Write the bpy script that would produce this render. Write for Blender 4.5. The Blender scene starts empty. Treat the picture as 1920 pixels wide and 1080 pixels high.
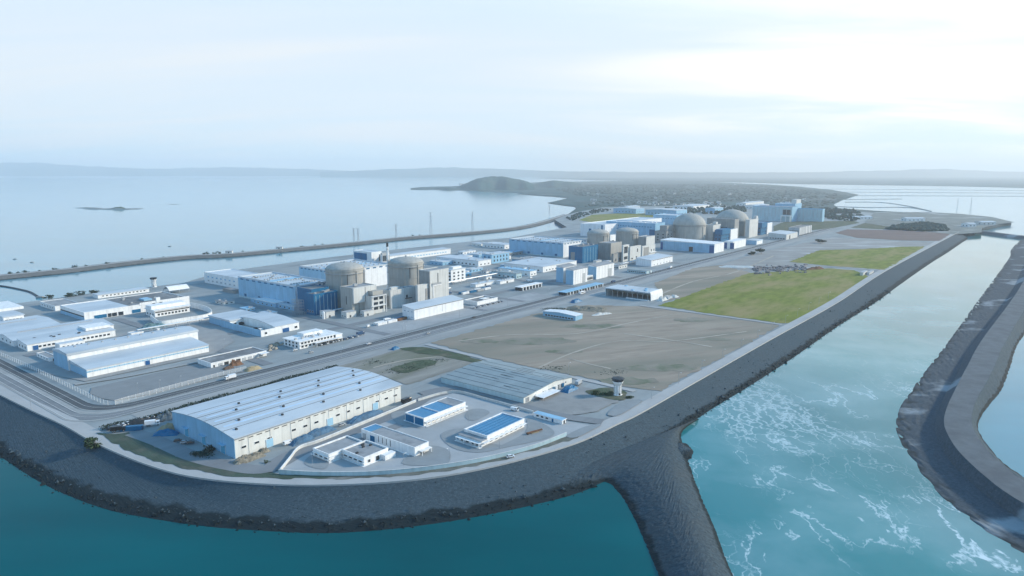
import bpy, bmesh, math, random
from mathutils import Vector, Matrix, noise as mnoise
R = math.radians
rnd = random.Random(7)
S = bpy.context.scene
COL = S.collection

# ------------------------------------------------------------------ survey: photo -> metres
F = 1280.0; CH = 150.0; PITCH = math.atan(218.0 / F)
CP, SP = math.cos(PITCH), math.sin(PITCH)
SEA = -8.0
def G(u, v, z=0.0):
    du, dv = (u - 960) / F, (v - 540) / F
    dy = CP - dv * SP; dz = -SP - dv * CP
    t = (z - CH) / dz
    return Vector((du * t, dy * t, z))
AXR = R(52.0)                                  # the site grid runs 52 deg from +X
AX = Vector((math.cos(AXR), math.sin(AXR), 0))
def solve_len(o, d, u1):
    k = (u1 - 960) / F
    d0 = o.y * CP - (o.z - CH) * SP
    return (k * d0 - o.x) / (d.x - k * d.y * CP)
def solve_h(o, vt):
    k = (540 - vt) / F
    return o.y * (k * CP - SP) / (CP + k * SP) + CH - o.z
def pxm(u, v, z=0.0):                          # metres per photo pixel at a ground point
    p = G(u, v, z)
    return (p.y * CP - (p.z - CH) * SP) / F

# ------------------------------------------------------------------ materials
MATS = {}
def nd(nt, t, **kw):
    n = nt.nodes.new(t)
    for k, v in kw.items():
        setattr(n, k, v)
    return n
def mat(name, col, rough=0.7, var=0.18, scale=0.25, stretch=(1, 1, 1), spec=0.3, metal=0.0, bump=0.0, bscale=2.0,
        col2=None, thr=(0.4, 0.65), scale2=0.05, rib=0, ribdir='X', ribstr=0.25, ribdark=0.0, coord='Object', rot=0.0, detail=5, streak=0.0):
    if name in MATS: return MATS[name]
    m = bpy.data.materials.new(name); m.use_nodes = True
    nt = m.node_tree; b = nt.nodes['Principled BSDF']; L = nt.links.new
    b.inputs['Roughness'].default_value = rough; b.inputs['Metallic'].default_value = metal
    b.inputs['Specular IOR Level'].default_value = spec
    tc = nd(nt, 'ShaderNodeTexCoord'); mp = nd(nt, 'ShaderNodeMapping')
    mp.inputs['Rotation'].default_value = (0, 0, rot)
    L(tc.outputs[coord], mp.inputs['Vector'])
    ms = nd(nt, 'ShaderNodeMapping'); ms.inputs['Scale'].default_value = stretch
    L(mp.outputs[0], ms.inputs['Vector'])
    n1 = nd(nt, 'ShaderNodeTexNoise'); n1.inputs['Scale'].default_value = scale; n1.inputs['Detail'].default_value = detail
    n1.inputs['Roughness'].default_value = 0.62
    L(ms.outputs[0], n1.inputs['Vector'])
    rp = nd(nt, 'ShaderNodeValToRGB')
    lo = [c * (1 - var) for c in col]; hi = [min(1, c * (1 + var)) for c in col]
    rp.color_ramp.elements[0].color = (*lo, 1); rp.color_ramp.elements[0].position = 0.3
    rp.color_ramp.elements[1].color = (*hi, 1); rp.color_ramp.elements[1].position = 0.7
    L(n1.outputs['Fac'], rp.inputs['Fac'])
    out = rp.outputs['Color']
    if col2:
        n2 = nd(nt, 'ShaderNodeTexNoise'); n2.inputs['Scale'].default_value = scale2; n2.inputs['Detail'].default_value = 7
        n2.inputs['Roughness'].default_value = 0.6
        L(ms.outputs[0], n2.inputs['Vector'])
        r2 = nd(nt, 'ShaderNodeMapRange'); r2.inputs['From Min'].default_value = thr[0]; r2.inputs['From Max'].default_value = thr[1]
        L(n2.outputs['Fac'], r2.inputs['Value'])
        mx = nd(nt, 'ShaderNodeMix', data_type='RGBA'); mx.inputs['B'].default_value = (*col2, 1)
        L(r2.outputs[0], mx.inputs['Factor']); L(out, mx.inputs['A']); out = mx.outputs['Result']
    if streak:                                  # rain streaks running down the walls
        st = nd(nt, 'ShaderNodeMapping'); st.inputs['Scale'].default_value = (0.4, 0.4, 0.03)
        L(mp.outputs[0], st.inputs['Vector'])
        n3 = nd(nt, 'ShaderNodeTexNoise'); n3.inputs['Scale'].default_value = 1.0; n3.inputs['Detail'].default_value = 4
        L(st.outputs[0], n3.inputs['Vector'])
        r3 = nd(nt, 'ShaderNodeMapRange'); r3.inputs['From Min'].default_value = 0.45; r3.inputs['From Max'].default_value = 0.75
        r3.inputs['To Max'].default_value = streak + .12
        L(n3.outputs['Fac'], r3.inputs['Value'])
        mx = nd(nt, 'ShaderNodeMix', data_type='RGBA'); mx.inputs['B'].default_value = (*[c * 0.45 for c in col], 1)
        L(r3.outputs[0], mx.inputs['Factor']); L(out, mx.inputs['A']); out = mx.outputs['Result']
    nrm = None
    if rib:
        w = nd(nt, 'ShaderNodeTexWave', wave_type='BANDS', bands_direction=ribdir); w.inputs['Scale'].default_value = rib
        L(mp.outputs[0], w.inputs['Vector'])
        bp = nd(nt, 'ShaderNodeBump'); bp.inputs['Strength'].default_value = ribstr; bp.inputs['Distance'].default_value = 0.1
        L(w.outputs['Fac'], bp.inputs['Height']); nrm = bp.outputs[0]
        if ribdark:
            r4 = nd(nt, 'ShaderNodeMapRange'); r4.inputs['From Min'].default_value = 0.0; r4.inputs['From Max'].default_value = 0.25
            r4.inputs['To Min'].default_value = ribdark; r4.inputs['To Max'].default_value = 0
            L(w.outputs['Fac'], r4.inputs['Value'])
            mx = nd(nt, 'ShaderNodeMix', data_type='RGBA'); mx.inputs['B'].default_value = (*[c * 0.4 for c in col], 1)
            L(r4.outputs[0], mx.inputs['Factor']); L(out, mx.inputs['A']); out = mx.outputs['Result']
    if bump:
        nb = nd(nt, 'ShaderNodeTexNoise'); nb.inputs['Scale'].default_value = bscale; nb.inputs['Detail'].default_value = 4
        L(mp.outputs[0], nb.inputs['Vector'])
        bp = nd(nt, 'ShaderNodeBump'); bp.inputs['Strength'].default_value = bump; bp.inputs['Distance'].default_value = 0.5
        L(nb.outputs['Fac'], bp.inputs['Height'])
        if nrm: L(nrm, bp.inputs['Normal'])
        nrm = bp.outputs[0]
    L(out, b.inputs['Base Color'])
    if nrm: L(nrm, b.inputs['Normal'])
    MATS[name] = m
    return m

W0 = (1, 1, 1)
M = dict(
    white=mat('white_panel', (.78, .79, .80), .5, .06, .2, rib=.35, ribstr=.15, streak=.22),
    white2=mat('white_render', (.80, .80, .79), .7, .06, .3, streak=.25),
    cream=mat('cream_panel', (.72, .72, .68), .55, .06, .15, streak=.28),
    conc=mat('bare_concrete', (.40, .39, .36), .8, .10, .08, streak=.3, bump=.05, bscale=1.0),
    concl=mat('pale_concrete', (.585, .59, .57), .8, .08, .1, streak=.25),
    concd=mat('dark_concrete', (.30, .30, .29), .8, .15, .1, streak=.3),
    grey=mat('grey_render', (.42, .44, .45), .8, .12, .2, streak=.3),
    greyroof=mat('felt_roof', (.30, .31, .32), .85, .18, .12, col2=(.2, .21, .22), thr=(.5, .7), scale2=.1),
    darkroof=mat('dark_roof', (.17, .175, .18), .85, .3, .08, col2=(.3, .3, .3), thr=(.52, .7), scale2=.06),
    roofw=mat('white_metal_roof', (.53, .58, .62), .45, .06, .06, rib=.5, ribstr=.12, col2=(.38, .43, .47), thr=(.46, .72), scale2=.05, stretch=(.3, 1, 1), ribdark=.25),
    rooft=mat('weathered_metal_roof', (.25, .30, .315), .5, .15, .06, rib=.4, ribstr=.04, col2=(.20, .25, .265), thr=(.5, .75), scale2=.08, stretch=(.2, 1, 1)),
    roofb=mat('blue_metal_roof', (.07, .24, .41), .45, .12, .15, rib=1.2, ribstr=.3, stretch=(1, .2, 1)),
    bluep=mat('blue_panel', (.005, .13, .27), .45, .15, .1, rib=.5, ribstr=.2, streak=.2),
    bluel=mat('light_blue_panel_and_shade', (.26, .47, .63), .5, .1, .1, rib=.4, ribstr=.2, streak=.15),  # blue panels, and the blue shade painted on white end walls
    teal=mat('teal_panel', (.42, .56, .60), .5, .08, .1, rib=.5, ribstr=.2, streak=.2),
    glass=mat('dark_glass', (.025, .035, .045), .12, .3, .5, spec=.6),
    seam=mat('roof_seam', (.06, .065, .07), .7, .3, .4),
    dark=mat('dark_metal', (.035, .04, .045), .5, .3, .5),
    steel=mat('galvanised_steel', (.42, .44, .46), .4, .1, .5, metal=.5),
    door=mat('pale_blue_door', (.33, .55, .70), .5, .08, .3, rib=1.5, ribdir='Z', ribstr=.2),
    bdoor=mat('blue_shutter', (.012, .09, .25), .5, .1, .3, rib=2, ribdir='Z', ribstr=.25),
    brown=mat('rusty_brown', (.16, .085, .05), .8, .35, .6),
    tan=mat('tan_soil', (.33, .27, .17), .95, .25, .3, bump=.5, bscale=.8),
    leaf=mat('leaves', (.045, .075, .035), .7, .45, .6),
    leafd=mat('dark_leaves', (.03, .055, .04), .7, .4, .5),
    trunk=mat('bark', (.10, .075, .055), .9, .3, 2),
    wcar=mat('white_car_paint', (.75, .76, .77), .25, .02, .5, spec=.5),
    bcar=mat('dark_blue_paint', (.02, .07, .16), .3, .1, .5, spec=.5),
    kcar=mat('black_car_paint', (.02, .022, .025), .3, .1, .5, spec=.5),
    scar=mat('silver_car_paint', (.42, .44, .46), .3, .05, .5, spec=.5),
    rubber=mat('tyre_rubber', (.02, .02, .02), .9, .1, 3),
)

# ------------------------------------------------------------------ mesh helpers
def tag(o, label=None, cat=None, group=None, kind=None):
    if label: o['label'] = label
    if cat: o['category'] = cat
    if group: o['group'] = group
    if kind: o['kind'] = kind
    return o
class MB:
    def __init__(s): s.v = []; s.f = []
    def add(s, vs, fs):
        n = len(s.v); s.v += [tuple(p) for p in vs]; s.f += [tuple(i + n for i in q) for q in fs]; return s
    def box(s, x0, x1, y0, y1, z0, z1, bottom=True):
        vs = [(x0, y0, z0), (x1, y0, z0), (x1, y1, z0), (x0, y1, z0), (x0, y0, z1), (x1, y0, z1), (x1, y1, z1), (x0, y1, z1)]
        fs = [(0, 1, 5, 4), (1, 2, 6, 5), (2, 3, 7, 6), (3, 0, 4, 7), (4, 5, 6, 7)] + ([(3, 2, 1, 0)] if bottom else [])
        return s.add(vs, fs)
    def prism(s, pts, z0, z1):                   # plan outline, counter-clockwise
        n = len(pts)
        vs = [(x, y, z0) for x, y in pts] + [(x, y, z1) for x, y in pts]
        fs = [(i, (i + 1) % n, n + (i + 1) % n, n + i) for i in range(n)] + [tuple(range(n, 2 * n)), tuple(range(n - 1, -1, -1))]
        return s.add(vs, fs)
    def profx(s, prof, x0, x1):                  # closed (y,z) profile swept along x
        n = len(prof)
        vs = [(x0, y, z) for y, z in prof] + [(x1, y, z) for y, z in prof]
        fs = [(i, (i + 1) % n, n + (i + 1) % n, n + i) for i in range(n)] + [tuple(range(n, 2 * n)), tuple(range(n - 1, -1, -1))]
        return s.add(vs, fs)
    def profy(s, prof, y0, y1):                  # closed (x,z) profile swept along y
        n = len(s.f); k = len(s.v); s.profx(prof, y0, y1)
        s.v[k:] = [(y, x, z) for x, y, z in s.v[k:]]; s.f[n:] = [q[::-1] for q in s.f[n:]]; return s
    def lathe(s, prof, cx=0, cy=0, n=40, a0=0.0):
        k = len(prof); vs = []; fs = []
        for r, z in prof:
            for i in range(n):
                a = a0 + 2 * math.pi * i / n
                vs.append((cx + r * math.cos(a), cy + r * math.sin(a), z))
        for j in range(k - 1):
            for i in range(n):
                fs.append((j * n + i, j * n + (i + 1) % n, (j + 1) * n + (i + 1) % n, (j + 1) * n + i))
        fs.append(tuple(range((k - 1) * n, k * n))); fs.append(tuple(range(n - 1, -1, -1)))
        return s.add(vs, fs)
    def bar(s, p, q, r, r2=None, n=6):
        p = Vector(p); q = Vector(q); d = (q - p).normalized(); r2 = r if r2 is None else r2
        a = d.orthogonal().normalized(); b = d.cross(a)
        vs = [p + (a * math.cos(2 * math.pi * i / n) + b * math.sin(2 * math.pi * i / n)) * r for i in range(n)] + \
             [q + (a * math.cos(2 * math.pi * i / n) + b * math.sin(2 * math.pi * i / n)) * r2 for i in range(n)]
        fs = [(i, (i + 1) % n, n + (i + 1) % n, n + i) for i in range(n)] + [tuple(range(n, 2 * n)), tuple(range(n - 1, -1, -1))]
        return s.add(vs, fs)
    def mesh(s, name, m, smooth=False):
        me = bpy.data.meshes.new(name); me.from_pydata(s.v, [], s.f); me.materials.append(m)
        if smooth:
            for p in me.polygons: p.use_smooth = True
        me.update(); return me
    def build(s, name, m, parent=None, smooth=False):
        return link(name, s.mesh(name, m, smooth), parent)
def link(name, me, parent=None):
    o = bpy.data.objects.new(name, me); COL.objects.link(o)
    if parent: o.parent = parent
    return o
def empty(name, loc, rz=0.0):
    o = bpy.data.objects.new(name, None); COL.objects.link(o); o.location = loc; o.rotation_euler = (0, 0, rz)
    o.empty_display_size = 2; return o
def copy_tree(o, parent=None):
    c = o.copy(); COL.objects.link(c)
    if parent: c.parent = parent
    for ch in list(o.children): copy_tree(ch, c)
    return c
def smooth_line(pts, n=6, closed=False):
    out = []; k = len(pts)
    def g(i): return pts[i % k] if closed else pts[max(0, min(k - 1, i))]
    for i in range(k if closed else k - 1):
        p0, p1, p2, p3 = g(i - 1), g(i), g(i + 1), g(i + 2)
        for j in range(n):
            t = j / n
            out.append(tuple(0.5 * ((2 * b) + (-a + c) * t + (2 * a - 5 * b + 4 * c - d) * t * t + (-a + 3 * b - 3 * c + d) * t ** 3)
                             for a, b, c, d in zip(p0, p1, p2, p3)))
    if not closed: out.append(tuple(pts[-1]))
    return out
def resample(pts, step):
    pts = [Vector(p) for p in pts]; out = [pts[0]]; acc = 0.0
    for a, b in zip(pts, pts[1:]):
        L = (b - a).length; d = step - acc
        while d <= L:
            out.append(a.lerp(b, d / L)); d += step
        acc = (acc + L) % step
    return out
def resample_n(pts, n):
    pts = [Vector(p) for p in pts]; cum = [0.0]
    for a, b in zip(pts, pts[1:]): cum.append(cum[-1] + (b - a).length)
    out = []; k = 0
    for i in range(n):
        t = cum[-1] * i / (n - 1)
        while k < len(cum) - 2 and cum[k + 1] < t: k += 1
        L = cum[k + 1] - cum[k]
        out.append(pts[k].lerp(pts[k + 1], 0 if L == 0 else (t - cum[k]) / L))
    return out
_lay = [0]
def layer(z):                                   # every ground sheet gets a height of its own
    _lay[0] += 1; return z * 4 + .003 * _lay[0] if z > 0 else z
def sheet(name, px, z, m, kind='structure', smooth=0, world=False, zpx=0.0, rag=0.0):
    z = layer(z)
    pts = [tuple(p) for p in px] if world else [tuple(G(u, v, zpx))[:2] for u, v in px]
    if smooth: pts = smooth_line([p[:2] for p in pts], smooth, True)
    if rag:                                     # worn, uneven margin
        rp = resample([(p[0], p[1], 0) for p in pts + pts[:1]], 3.5)[:-1]
        pts = [(p.x + rag * (mnoise.noise(Vector((p.x * .11, p.y * .11, 1))) + .6 * mnoise.noise(Vector((p.x * .45, p.y * .45, 4)))), p.y + rag * (mnoise.noise(Vector((p.x * .11, p.y * .11, 7))) + .6 * mnoise.noise(Vector((p.x * .45, p.y * .45, 9))))) for p in rp]
    bm = bmesh.new()
    vs = [bm.verts.new((p[0], p[1], z)) for p in pts]
    es = [bm.edges.new((vs[i], vs[(i + 1) % len(vs)])) for i in range(len(vs))]
    bmesh.ops.triangle_fill(bm, use_beauty=True, use_dissolve=False, edges=es)
    bmesh.ops.recalc_face_normals(bm, faces=bm.faces)
    if bm.faces and sum(f.normal.z for f in bm.faces) < 0: bmesh.ops.reverse_faces(bm, faces=bm.faces)
    me = bpy.data.meshes.new(name); bm.to_mesh(me); bm.free(); me.materials.append(m)
    o = link(name, me)
    if kind: o['kind'] = kind
    return o
def ribbon(name, px, w, z, m, world=False, n=8, kind='structure', zpx=0.0):
    z = layer(z)
    pts = [Vector(p) for p in px] if world else [G(u, v, zpx) for u, v in px]
    pts = [Vector((p[0], p[1], 0)) for p in smooth_line([tuple(p)[:2] for p in pts], n)]
    vs = []; fs = []
    for i, p in enumerate(pts):
        d = (pts[min(i + 1, len(pts) - 1)] - pts[max(0, i - 1)]).normalized(); s = Vector((-d.y, d.x, 0))
        vs += [p + s * w / 2 + Vector((0, 0, z)), p - s * w / 2 + Vector((0, 0, z))]
        if i: fs.append((2 * i - 2, 2 * i - 1, 2 * i + 1, 2 * i))
    o = MB().add(vs, fs).build(name, m)
    if kind: o['kind'] = kind
    return o
# ------------------------------------------------------------------ camera, sky, sun
cam = bpy.data.cameras.new('camera'); cam.lens = 24.0; cam.sensor_width = 36.0; cam.clip_start = 1.0; cam.clip_end = 200000.0
co = bpy.data.objects.new('camera', cam); COL.objects.link(co); co.location = (0, 0, CH); co.rotation_euler = (math.pi / 2 - PITCH, 0, 0)
S.camera = co
S.view_settings.view_transform = 'Standard'; S.view_settings.look = 'None'; S.view_settings.gamma = 1.0
S.view_settings.exposure = 0.58; S.view_settings.use_curve_mapping = False
SUN_AZ, SUN_EL = R(80.0), R(24.0)               # azimuth clockwise from +Y
sd = Vector((math.sin(SUN_AZ) * math.cos(SUN_EL), math.cos(SUN_AZ) * math.cos(SUN_EL), math.sin(SUN_EL)))
sl = bpy.data.lights.new('sun', 'SUN'); sl.energy = 3.0; sl.angle = R(4.0); sl.color = (1.0, .87, .68)
so = bpy.data.objects.new('sun', sl); COL.objects.link(so); so.rotation_euler = sd.to_track_quat('Z', 'Y').to_euler(); so.location = sd * 900
wd = bpy.data.worlds.new('World'); S.world = wd; wd.use_nodes = True
nt = wd.node_tree; nt.nodes.clear(); L = nt.links.new
sky = nd(nt, 'ShaderNodeTexSky', sky_type='NISHITA'); sky.sun_disc = False; sky.sun_elevation = SUN_EL; sky.sun_rotation = SUN_AZ
sky.air_density = 1.0; sky.dust_density = 0.3; sky.ozone_density = 6.0; sky.altitude = 100
tc = nd(nt, 'ShaderNodeTexCoord'); sep = nd(nt, 'ShaderNodeSeparateXYZ'); L(tc.outputs['Generated'], sep.inputs[0])
def mth(op, a, b=None, c=None, clamp=False):
    n = nd(nt, 'ShaderNodeMath', operation=op); n.use_clamp = clamp
    for i, x in enumerate((a, b, c)):
        if x is None: continue
        if isinstance(x, (int, float)): n.inputs[i].default_value = x
        else: L(x, n.inputs[i])
    return n.outputs[0]
def mrange(x, a, b, c, d, smooth=True):
    n = nd(nt, 'ShaderNodeMapRange'); n.interpolation_type = 'SMOOTHSTEP' if smooth else 'LINEAR'
    for k, v in zip(('From Min', 'From Max', 'To Min', 'To Max'), (a, b, c, d)): n.inputs[k].default_value = v
    L(x, n.inputs['Value']); return n.outputs[0]
# clouds on a flat layer: project the view direction on a plane overhead
den = mth('ADD', mth('MAXIMUM', sep.outputs['Z'], 0.0), 0.10)
px_ = mth('DIVIDE', sep.outputs['X'], den); py_ = mth('DIVIDE', sep.outputs['Y'], den)
cmb = nd(nt, 'ShaderNodeCombineXYZ'); L(px_, cmb.inputs[0]); L(py_, cmb.inputs[1])
mp = nd(nt, 'ShaderNodeMapping'); mp.inputs['Scale'].default_value = (.28, .75, 1); mp.inputs['Location'].default_value = (1.7, .45, 0)
mp.inputs['Rotation'].default_value = (0, 0, R(14)); L(cmb.outputs[0], mp.inputs[0])
cn = nd(nt, 'ShaderNodeTexNoise'); cn.inputs['Scale'].default_value = .9; cn.inputs['Detail'].default_value = 6; cn.inputs['Roughness'].default_value = .52
cn.inputs['Distortion'].default_value = .7; L(mp.outputs[0], cn.inputs['Vector'])
cover = mrange(cn.outputs['Fac'], .38, .66, 0.0, 1.0)
dot = nd(nt, 'ShaderNodeVectorMath', operation='DOT_PRODUCT'); L(tc.outputs['Generated'], dot.inputs[0])
gaz = R(48.0); gel = R(5.0)                        # brightest veil of cloud, toward the sun
dot.inputs[1].default_value = (math.sin(gaz) * math.cos(gel), math.cos(gaz) * math.cos(gel), math.sin(gel))
glow = mrange(dot.outputs['Value'], .62, 1.0, 0.0, 1.0)
veil = mrange(sep.outputs['Z'], .16, .5, 1.0, .10)    # cloud veil thins toward the zenith
base = mth('MULTIPLY', veil, mrange(cover, 0, 1, .95, 1.0, False))
fac = mth('MAXIMUM', base, mth('MULTIPLY', glow, .95), clamp=True)
cr = nd(nt, 'ShaderNodeMix', data_type='RGBA'); cr.inputs['A'].default_value = (3.95, 4.2, 4.4, 1); cr.inputs['B'].default_value = (5.6, 5.5, 5.1, 1)
L(mth('MULTIPLY', glow, mrange(cover, 0, 1, .55, 1.0, False), clamp=True), cr.inputs['Factor'])
cl = nd(nt, 'ShaderNodeMix', data_type='RGBA'); cl.inputs['A'].default_value = (3.5, 3.9, 4.4, 1)
L(mrange(cover, 0, 1, .25, 1.0, False), cl.inputs['Factor']); L(cr.outputs['Result'], cl.inputs['B'])
mx = nd(nt, 'ShaderNodeMix', data_type='RGBA'); L(fac, mx.inputs['Factor'])
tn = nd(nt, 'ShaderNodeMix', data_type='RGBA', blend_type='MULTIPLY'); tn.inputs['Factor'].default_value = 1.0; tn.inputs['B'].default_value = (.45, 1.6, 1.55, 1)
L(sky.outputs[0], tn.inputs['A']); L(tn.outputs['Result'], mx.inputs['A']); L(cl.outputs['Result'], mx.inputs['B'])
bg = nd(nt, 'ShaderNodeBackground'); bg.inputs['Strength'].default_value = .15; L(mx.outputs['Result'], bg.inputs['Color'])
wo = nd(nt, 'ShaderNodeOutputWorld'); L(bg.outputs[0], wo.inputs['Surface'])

S.cycles.volume_bounces = 8
# ------------------------------------------------------------------ water
def water_mat(name, deep, rough=.12, waves=.25, wscale=.12, foam=False, ior=1.33, tint=None, spec=.5):
    m = bpy.data.materials.new(name); m.use_nodes = True; nt = m.node_tree; L = nt.links.new; b = nt.nodes['Principled BSDF']
    b.inputs['Roughness'].default_value = rough; b.inputs['IOR'].default_value = ior; b.inputs['Specular IOR Level'].default_value = spec
    tc = nd(nt, 'ShaderNodeTexCoord')
    n0 = nd(nt, 'ShaderNodeTexNoise'); n0.inputs['Scale'].default_value = .004; n0.inputs['Detail'].default_value = 6
    mp0 = nd(nt, 'ShaderNodeMapping'); mp0.inputs['Scale'].default_value = (1, 2.6, 1) if not foam else (1.6, .7, 1); L(tc.outputs['Object'], mp0.inputs[0]); L(mp0.outputs[0], n0.inputs['Vector'])
    rp = nd(nt, 'ShaderNodeValToRGB'); e = rp.color_ramp.elements
    t2 = tint or [c * 1.35 for c in deep]
    e[0].position = .32; e[0].color = (*deep, 1); e[1].position = .7; e[1].color = (*t2, 1)
    L(n0.outputs['Fac'], rp.inputs['Fac']); colr = rp.outputs['Color']
    n1 = nd(nt, 'ShaderNodeTexNoise'); n1.inputs['Scale'].default_value = wscale; n1.inputs['Detail'].default_value = 7; n1.inputs['Roughness'].default_value = .6
    L(tc.outputs['Object'], n1.inputs['Vector'])
    bp = nd(nt, 'ShaderNodeBump'); bp.inputs['Strength'].default_value = waves; bp.inputs['Distance'].default_value = 1.2
    L(n1.outputs['Fac'], bp.inputs['Height']); L(bp.outputs[0], b.inputs['Normal'])
    if foam:
        wn = nd(nt, 'ShaderNodeTexNoise'); wn.inputs['Scale'].default_value = .018; wn.inputs['Detail'].default_value = 5; L(tc.outputs['Object'], wn.inputs['Vector'])
        vs = nd(nt, 'ShaderNodeVectorMath', operation='SCALE'); vs.inputs['Scale'].default_value = 34.0
        sb = nd(nt, 'ShaderNodeVectorMath', operation='SUBTRACT'); sb.inputs[1].default_value = (.5, .5, .5); L(wn.outputs['Color'], sb.inputs[0]); L(sb.outputs[0], vs.inputs[0])
        ad = nd(nt, 'ShaderNodeVectorMath', operation='ADD'); L(tc.outputs['Object'], ad.inputs[0]); L(vs.outputs[0], ad.inputs[1])
        mp = nd(nt, 'ShaderNodeMapping'); mp.inputs['Rotation'].default_value = (0, 0, R(-8)); mp.inputs['Scale'].default_value = (1.0, .36, 1); L(ad.outputs[0], mp.inputs[0])
        vo = nd(nt, 'ShaderNodeTexNoise'); vo.inputs['Scale'].default_value = .042; vo.inputs['Detail'].default_value = 6; vo.inputs['Roughness'].default_value = .55
        L(mp.outputs[0], vo.inputs['Vector'])
        def mm(op, a, b2=None, cl=False):
            n = nd(nt, 'ShaderNodeMath', operation=op); n.use_clamp = cl
            for i, x in enumerate((a, b2)):
                if x is None: continue
                if isinstance(x, (int, float)): n.inputs[i].default_value = x
                else: L(x, n.inputs[i])
            return n.outputs[0]
        ridge = mm('ABSOLUTE', mm('SUBTRACT', vo.outputs['Fac'], .5))
        pt = nd(nt, 'ShaderNodeTexNoise'); pt.inputs['Scale'].default_value = .016; pt.inputs['Detail'].default_value = 5; L(ad.outputs[0], pt.inputs['Vector'])
        wid = nd(nt, 'ShaderNodeMapRange'); wid.inputs['From Min'].default_value = .40; wid.inputs['From Max'].default_value = .68; wid.inputs['To Min'].default_value = .0; wid.inputs['To Max'].default_value = .03
        L(pt.outputs['Fac'], wid.inputs['Value'])
        fm = mm('DIVIDE', mm('SUBTRACT', wid.outputs[0], ridge), .026)
        fm = mm('MAXIMUM', mm('MINIMUM', fm, 1.0), 0.0)
        ad2 = nd(nt, 'ShaderNodeVectorMath', operation='ADD'); n9 = nd(nt, 'ShaderNodeTexNoise'); n9.inputs['Scale'].default_value = .14; n9.inputs['Detail'].default_value = 4; L(tc.outputs['Object'], n9.inputs['Vector'])
        s9 = nd(nt, 'ShaderNodeVectorMath', operation='SCALE'); s9.inputs['Scale'].default_value = 9.0; L(n9.outputs['Color'], s9.inputs[0]); L(mp.outputs[0], ad2.inputs[0]); L(s9.outputs[0], ad2.inputs[1])
        v2 = nd(nt, 'ShaderNodeTexVoronoi', feature='DISTANCE_TO_EDGE'); v2.inputs['Scale'].default_value = .13; L(ad2.outputs[0], v2.inputs['Vector'])
        p2 = nd(nt, 'ShaderNodeTexNoise'); p2.inputs['Scale'].default_value = .011; p2.inputs['Detail'].default_value = 4; L(mp.outputs[0], p2.inputs['Vector'])
        w2 = nd(nt, 'ShaderNodeMapRange'); w2.inputs['From Min'].default_value = .44; w2.inputs['From Max'].default_value = .66; w2.inputs['To Min'].default_value = -.03; w2.inputs['To Max'].default_value = .13; L(p2.outputs['Fac'], w2.inputs['Value'])
        f2 = mm('MULTIPLY', mm('MAXIMUM', mm('MINIMUM', mm('DIVIDE', mm('SUBTRACT', w2.outputs[0], v2.outputs['Distance']), .09), 1.0), 0.0), .62)
        fm = mm('MAXIMUM', fm, f2)
        sy = nd(nt, 'ShaderNodeSeparateXYZ'); L(ad.outputs[0], sy.inputs[0])
        fy = nd(nt, 'ShaderNodeMapRange'); fy.inputs['From Min'].default_value = 600; fy.inputs['From Max'].default_value = 430; fy.inputs['To Min'].default_value = .0; L(sy.outputs['Y'], fy.inputs['Value'])
        fm = mm('MULTIPLY', fm, fy.outputs[0])
        gr = nd(nt, 'ShaderNodeTexNoise'); gr.inputs['Scale'].default_value = .5; gr.inputs['Detail'].default_value = 4; L(ad.outputs[0], gr.inputs['Vector'])
        g2 = nd(nt, 'ShaderNodeMapRange'); g2.inputs['From Min'].default_value = .36; g2.inputs['From Max'].default_value = .56; g2.inputs['To Min'].default_value = .25; L(gr.outputs['Fac'], g2.inputs['Value'])
        fm = mm('MULTIPLY', fm, g2.outputs[0])
        # a soft milky veil of bubbles round the streaks
        ve = nd(nt, 'ShaderNodeMapRange'); ve.inputs['From Min'].default_value = .42; ve.inputs['From Max'].default_value = .74; ve.inputs['To Max'].default_value = .30; L(pt.outputs['Fac'], ve.inputs['Value'])
        mv = nd(nt, 'ShaderNodeMix', data_type='RGBA'); mv.inputs['B'].default_value = (.45, .62, .66, 1); L(ve.outputs[0], mv.inputs['Factor']); L(colr, mv.inputs['A'])
        mf = nd(nt, 'ShaderNodeMix', data_type='RGBA'); mf.inputs['B'].default_value = (.62, .73, .76, 1); L(fm, mf.inputs['Factor']); L(mv.outputs['Result'], mf.inputs['A'])
        colr = mf.outputs['Result']
        ro = nd(nt, 'ShaderNodeMapRange'); ro.inputs['To Min'].default_value = rough; ro.inputs['To Max'].default_value = .8; L(fm, ro.inputs['Value']); L(ro.outputs[0], b.inputs['Roughness'])
    L(colr, b.inputs['Base Color'])
    return m
m_sea = water_mat('sea_water', (.045, .22, .29), .10, .09, .05, ior=1.48)
m_lag = water_mat('lagoon_water', (.0, .062, .074), .10, .06, .10, ior=1.16, tint=(.0, .12, .135), spec=.25)
m_cha = water_mat('channel_water', (.008, .15, .17), .08, .05, .15, ior=1.42, foam=True, tint=(.018, .23, .245))
sea = MB().add([(-60000, -3000, SEA - .3), (60000, -3000, SEA - .3), (60000, 90000, SEA - .3), (-60000, 90000, SEA - .3)], [(0, 1, 2, 3)]).build('sea', m_sea)
sea['kind'] = 'structure'

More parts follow.
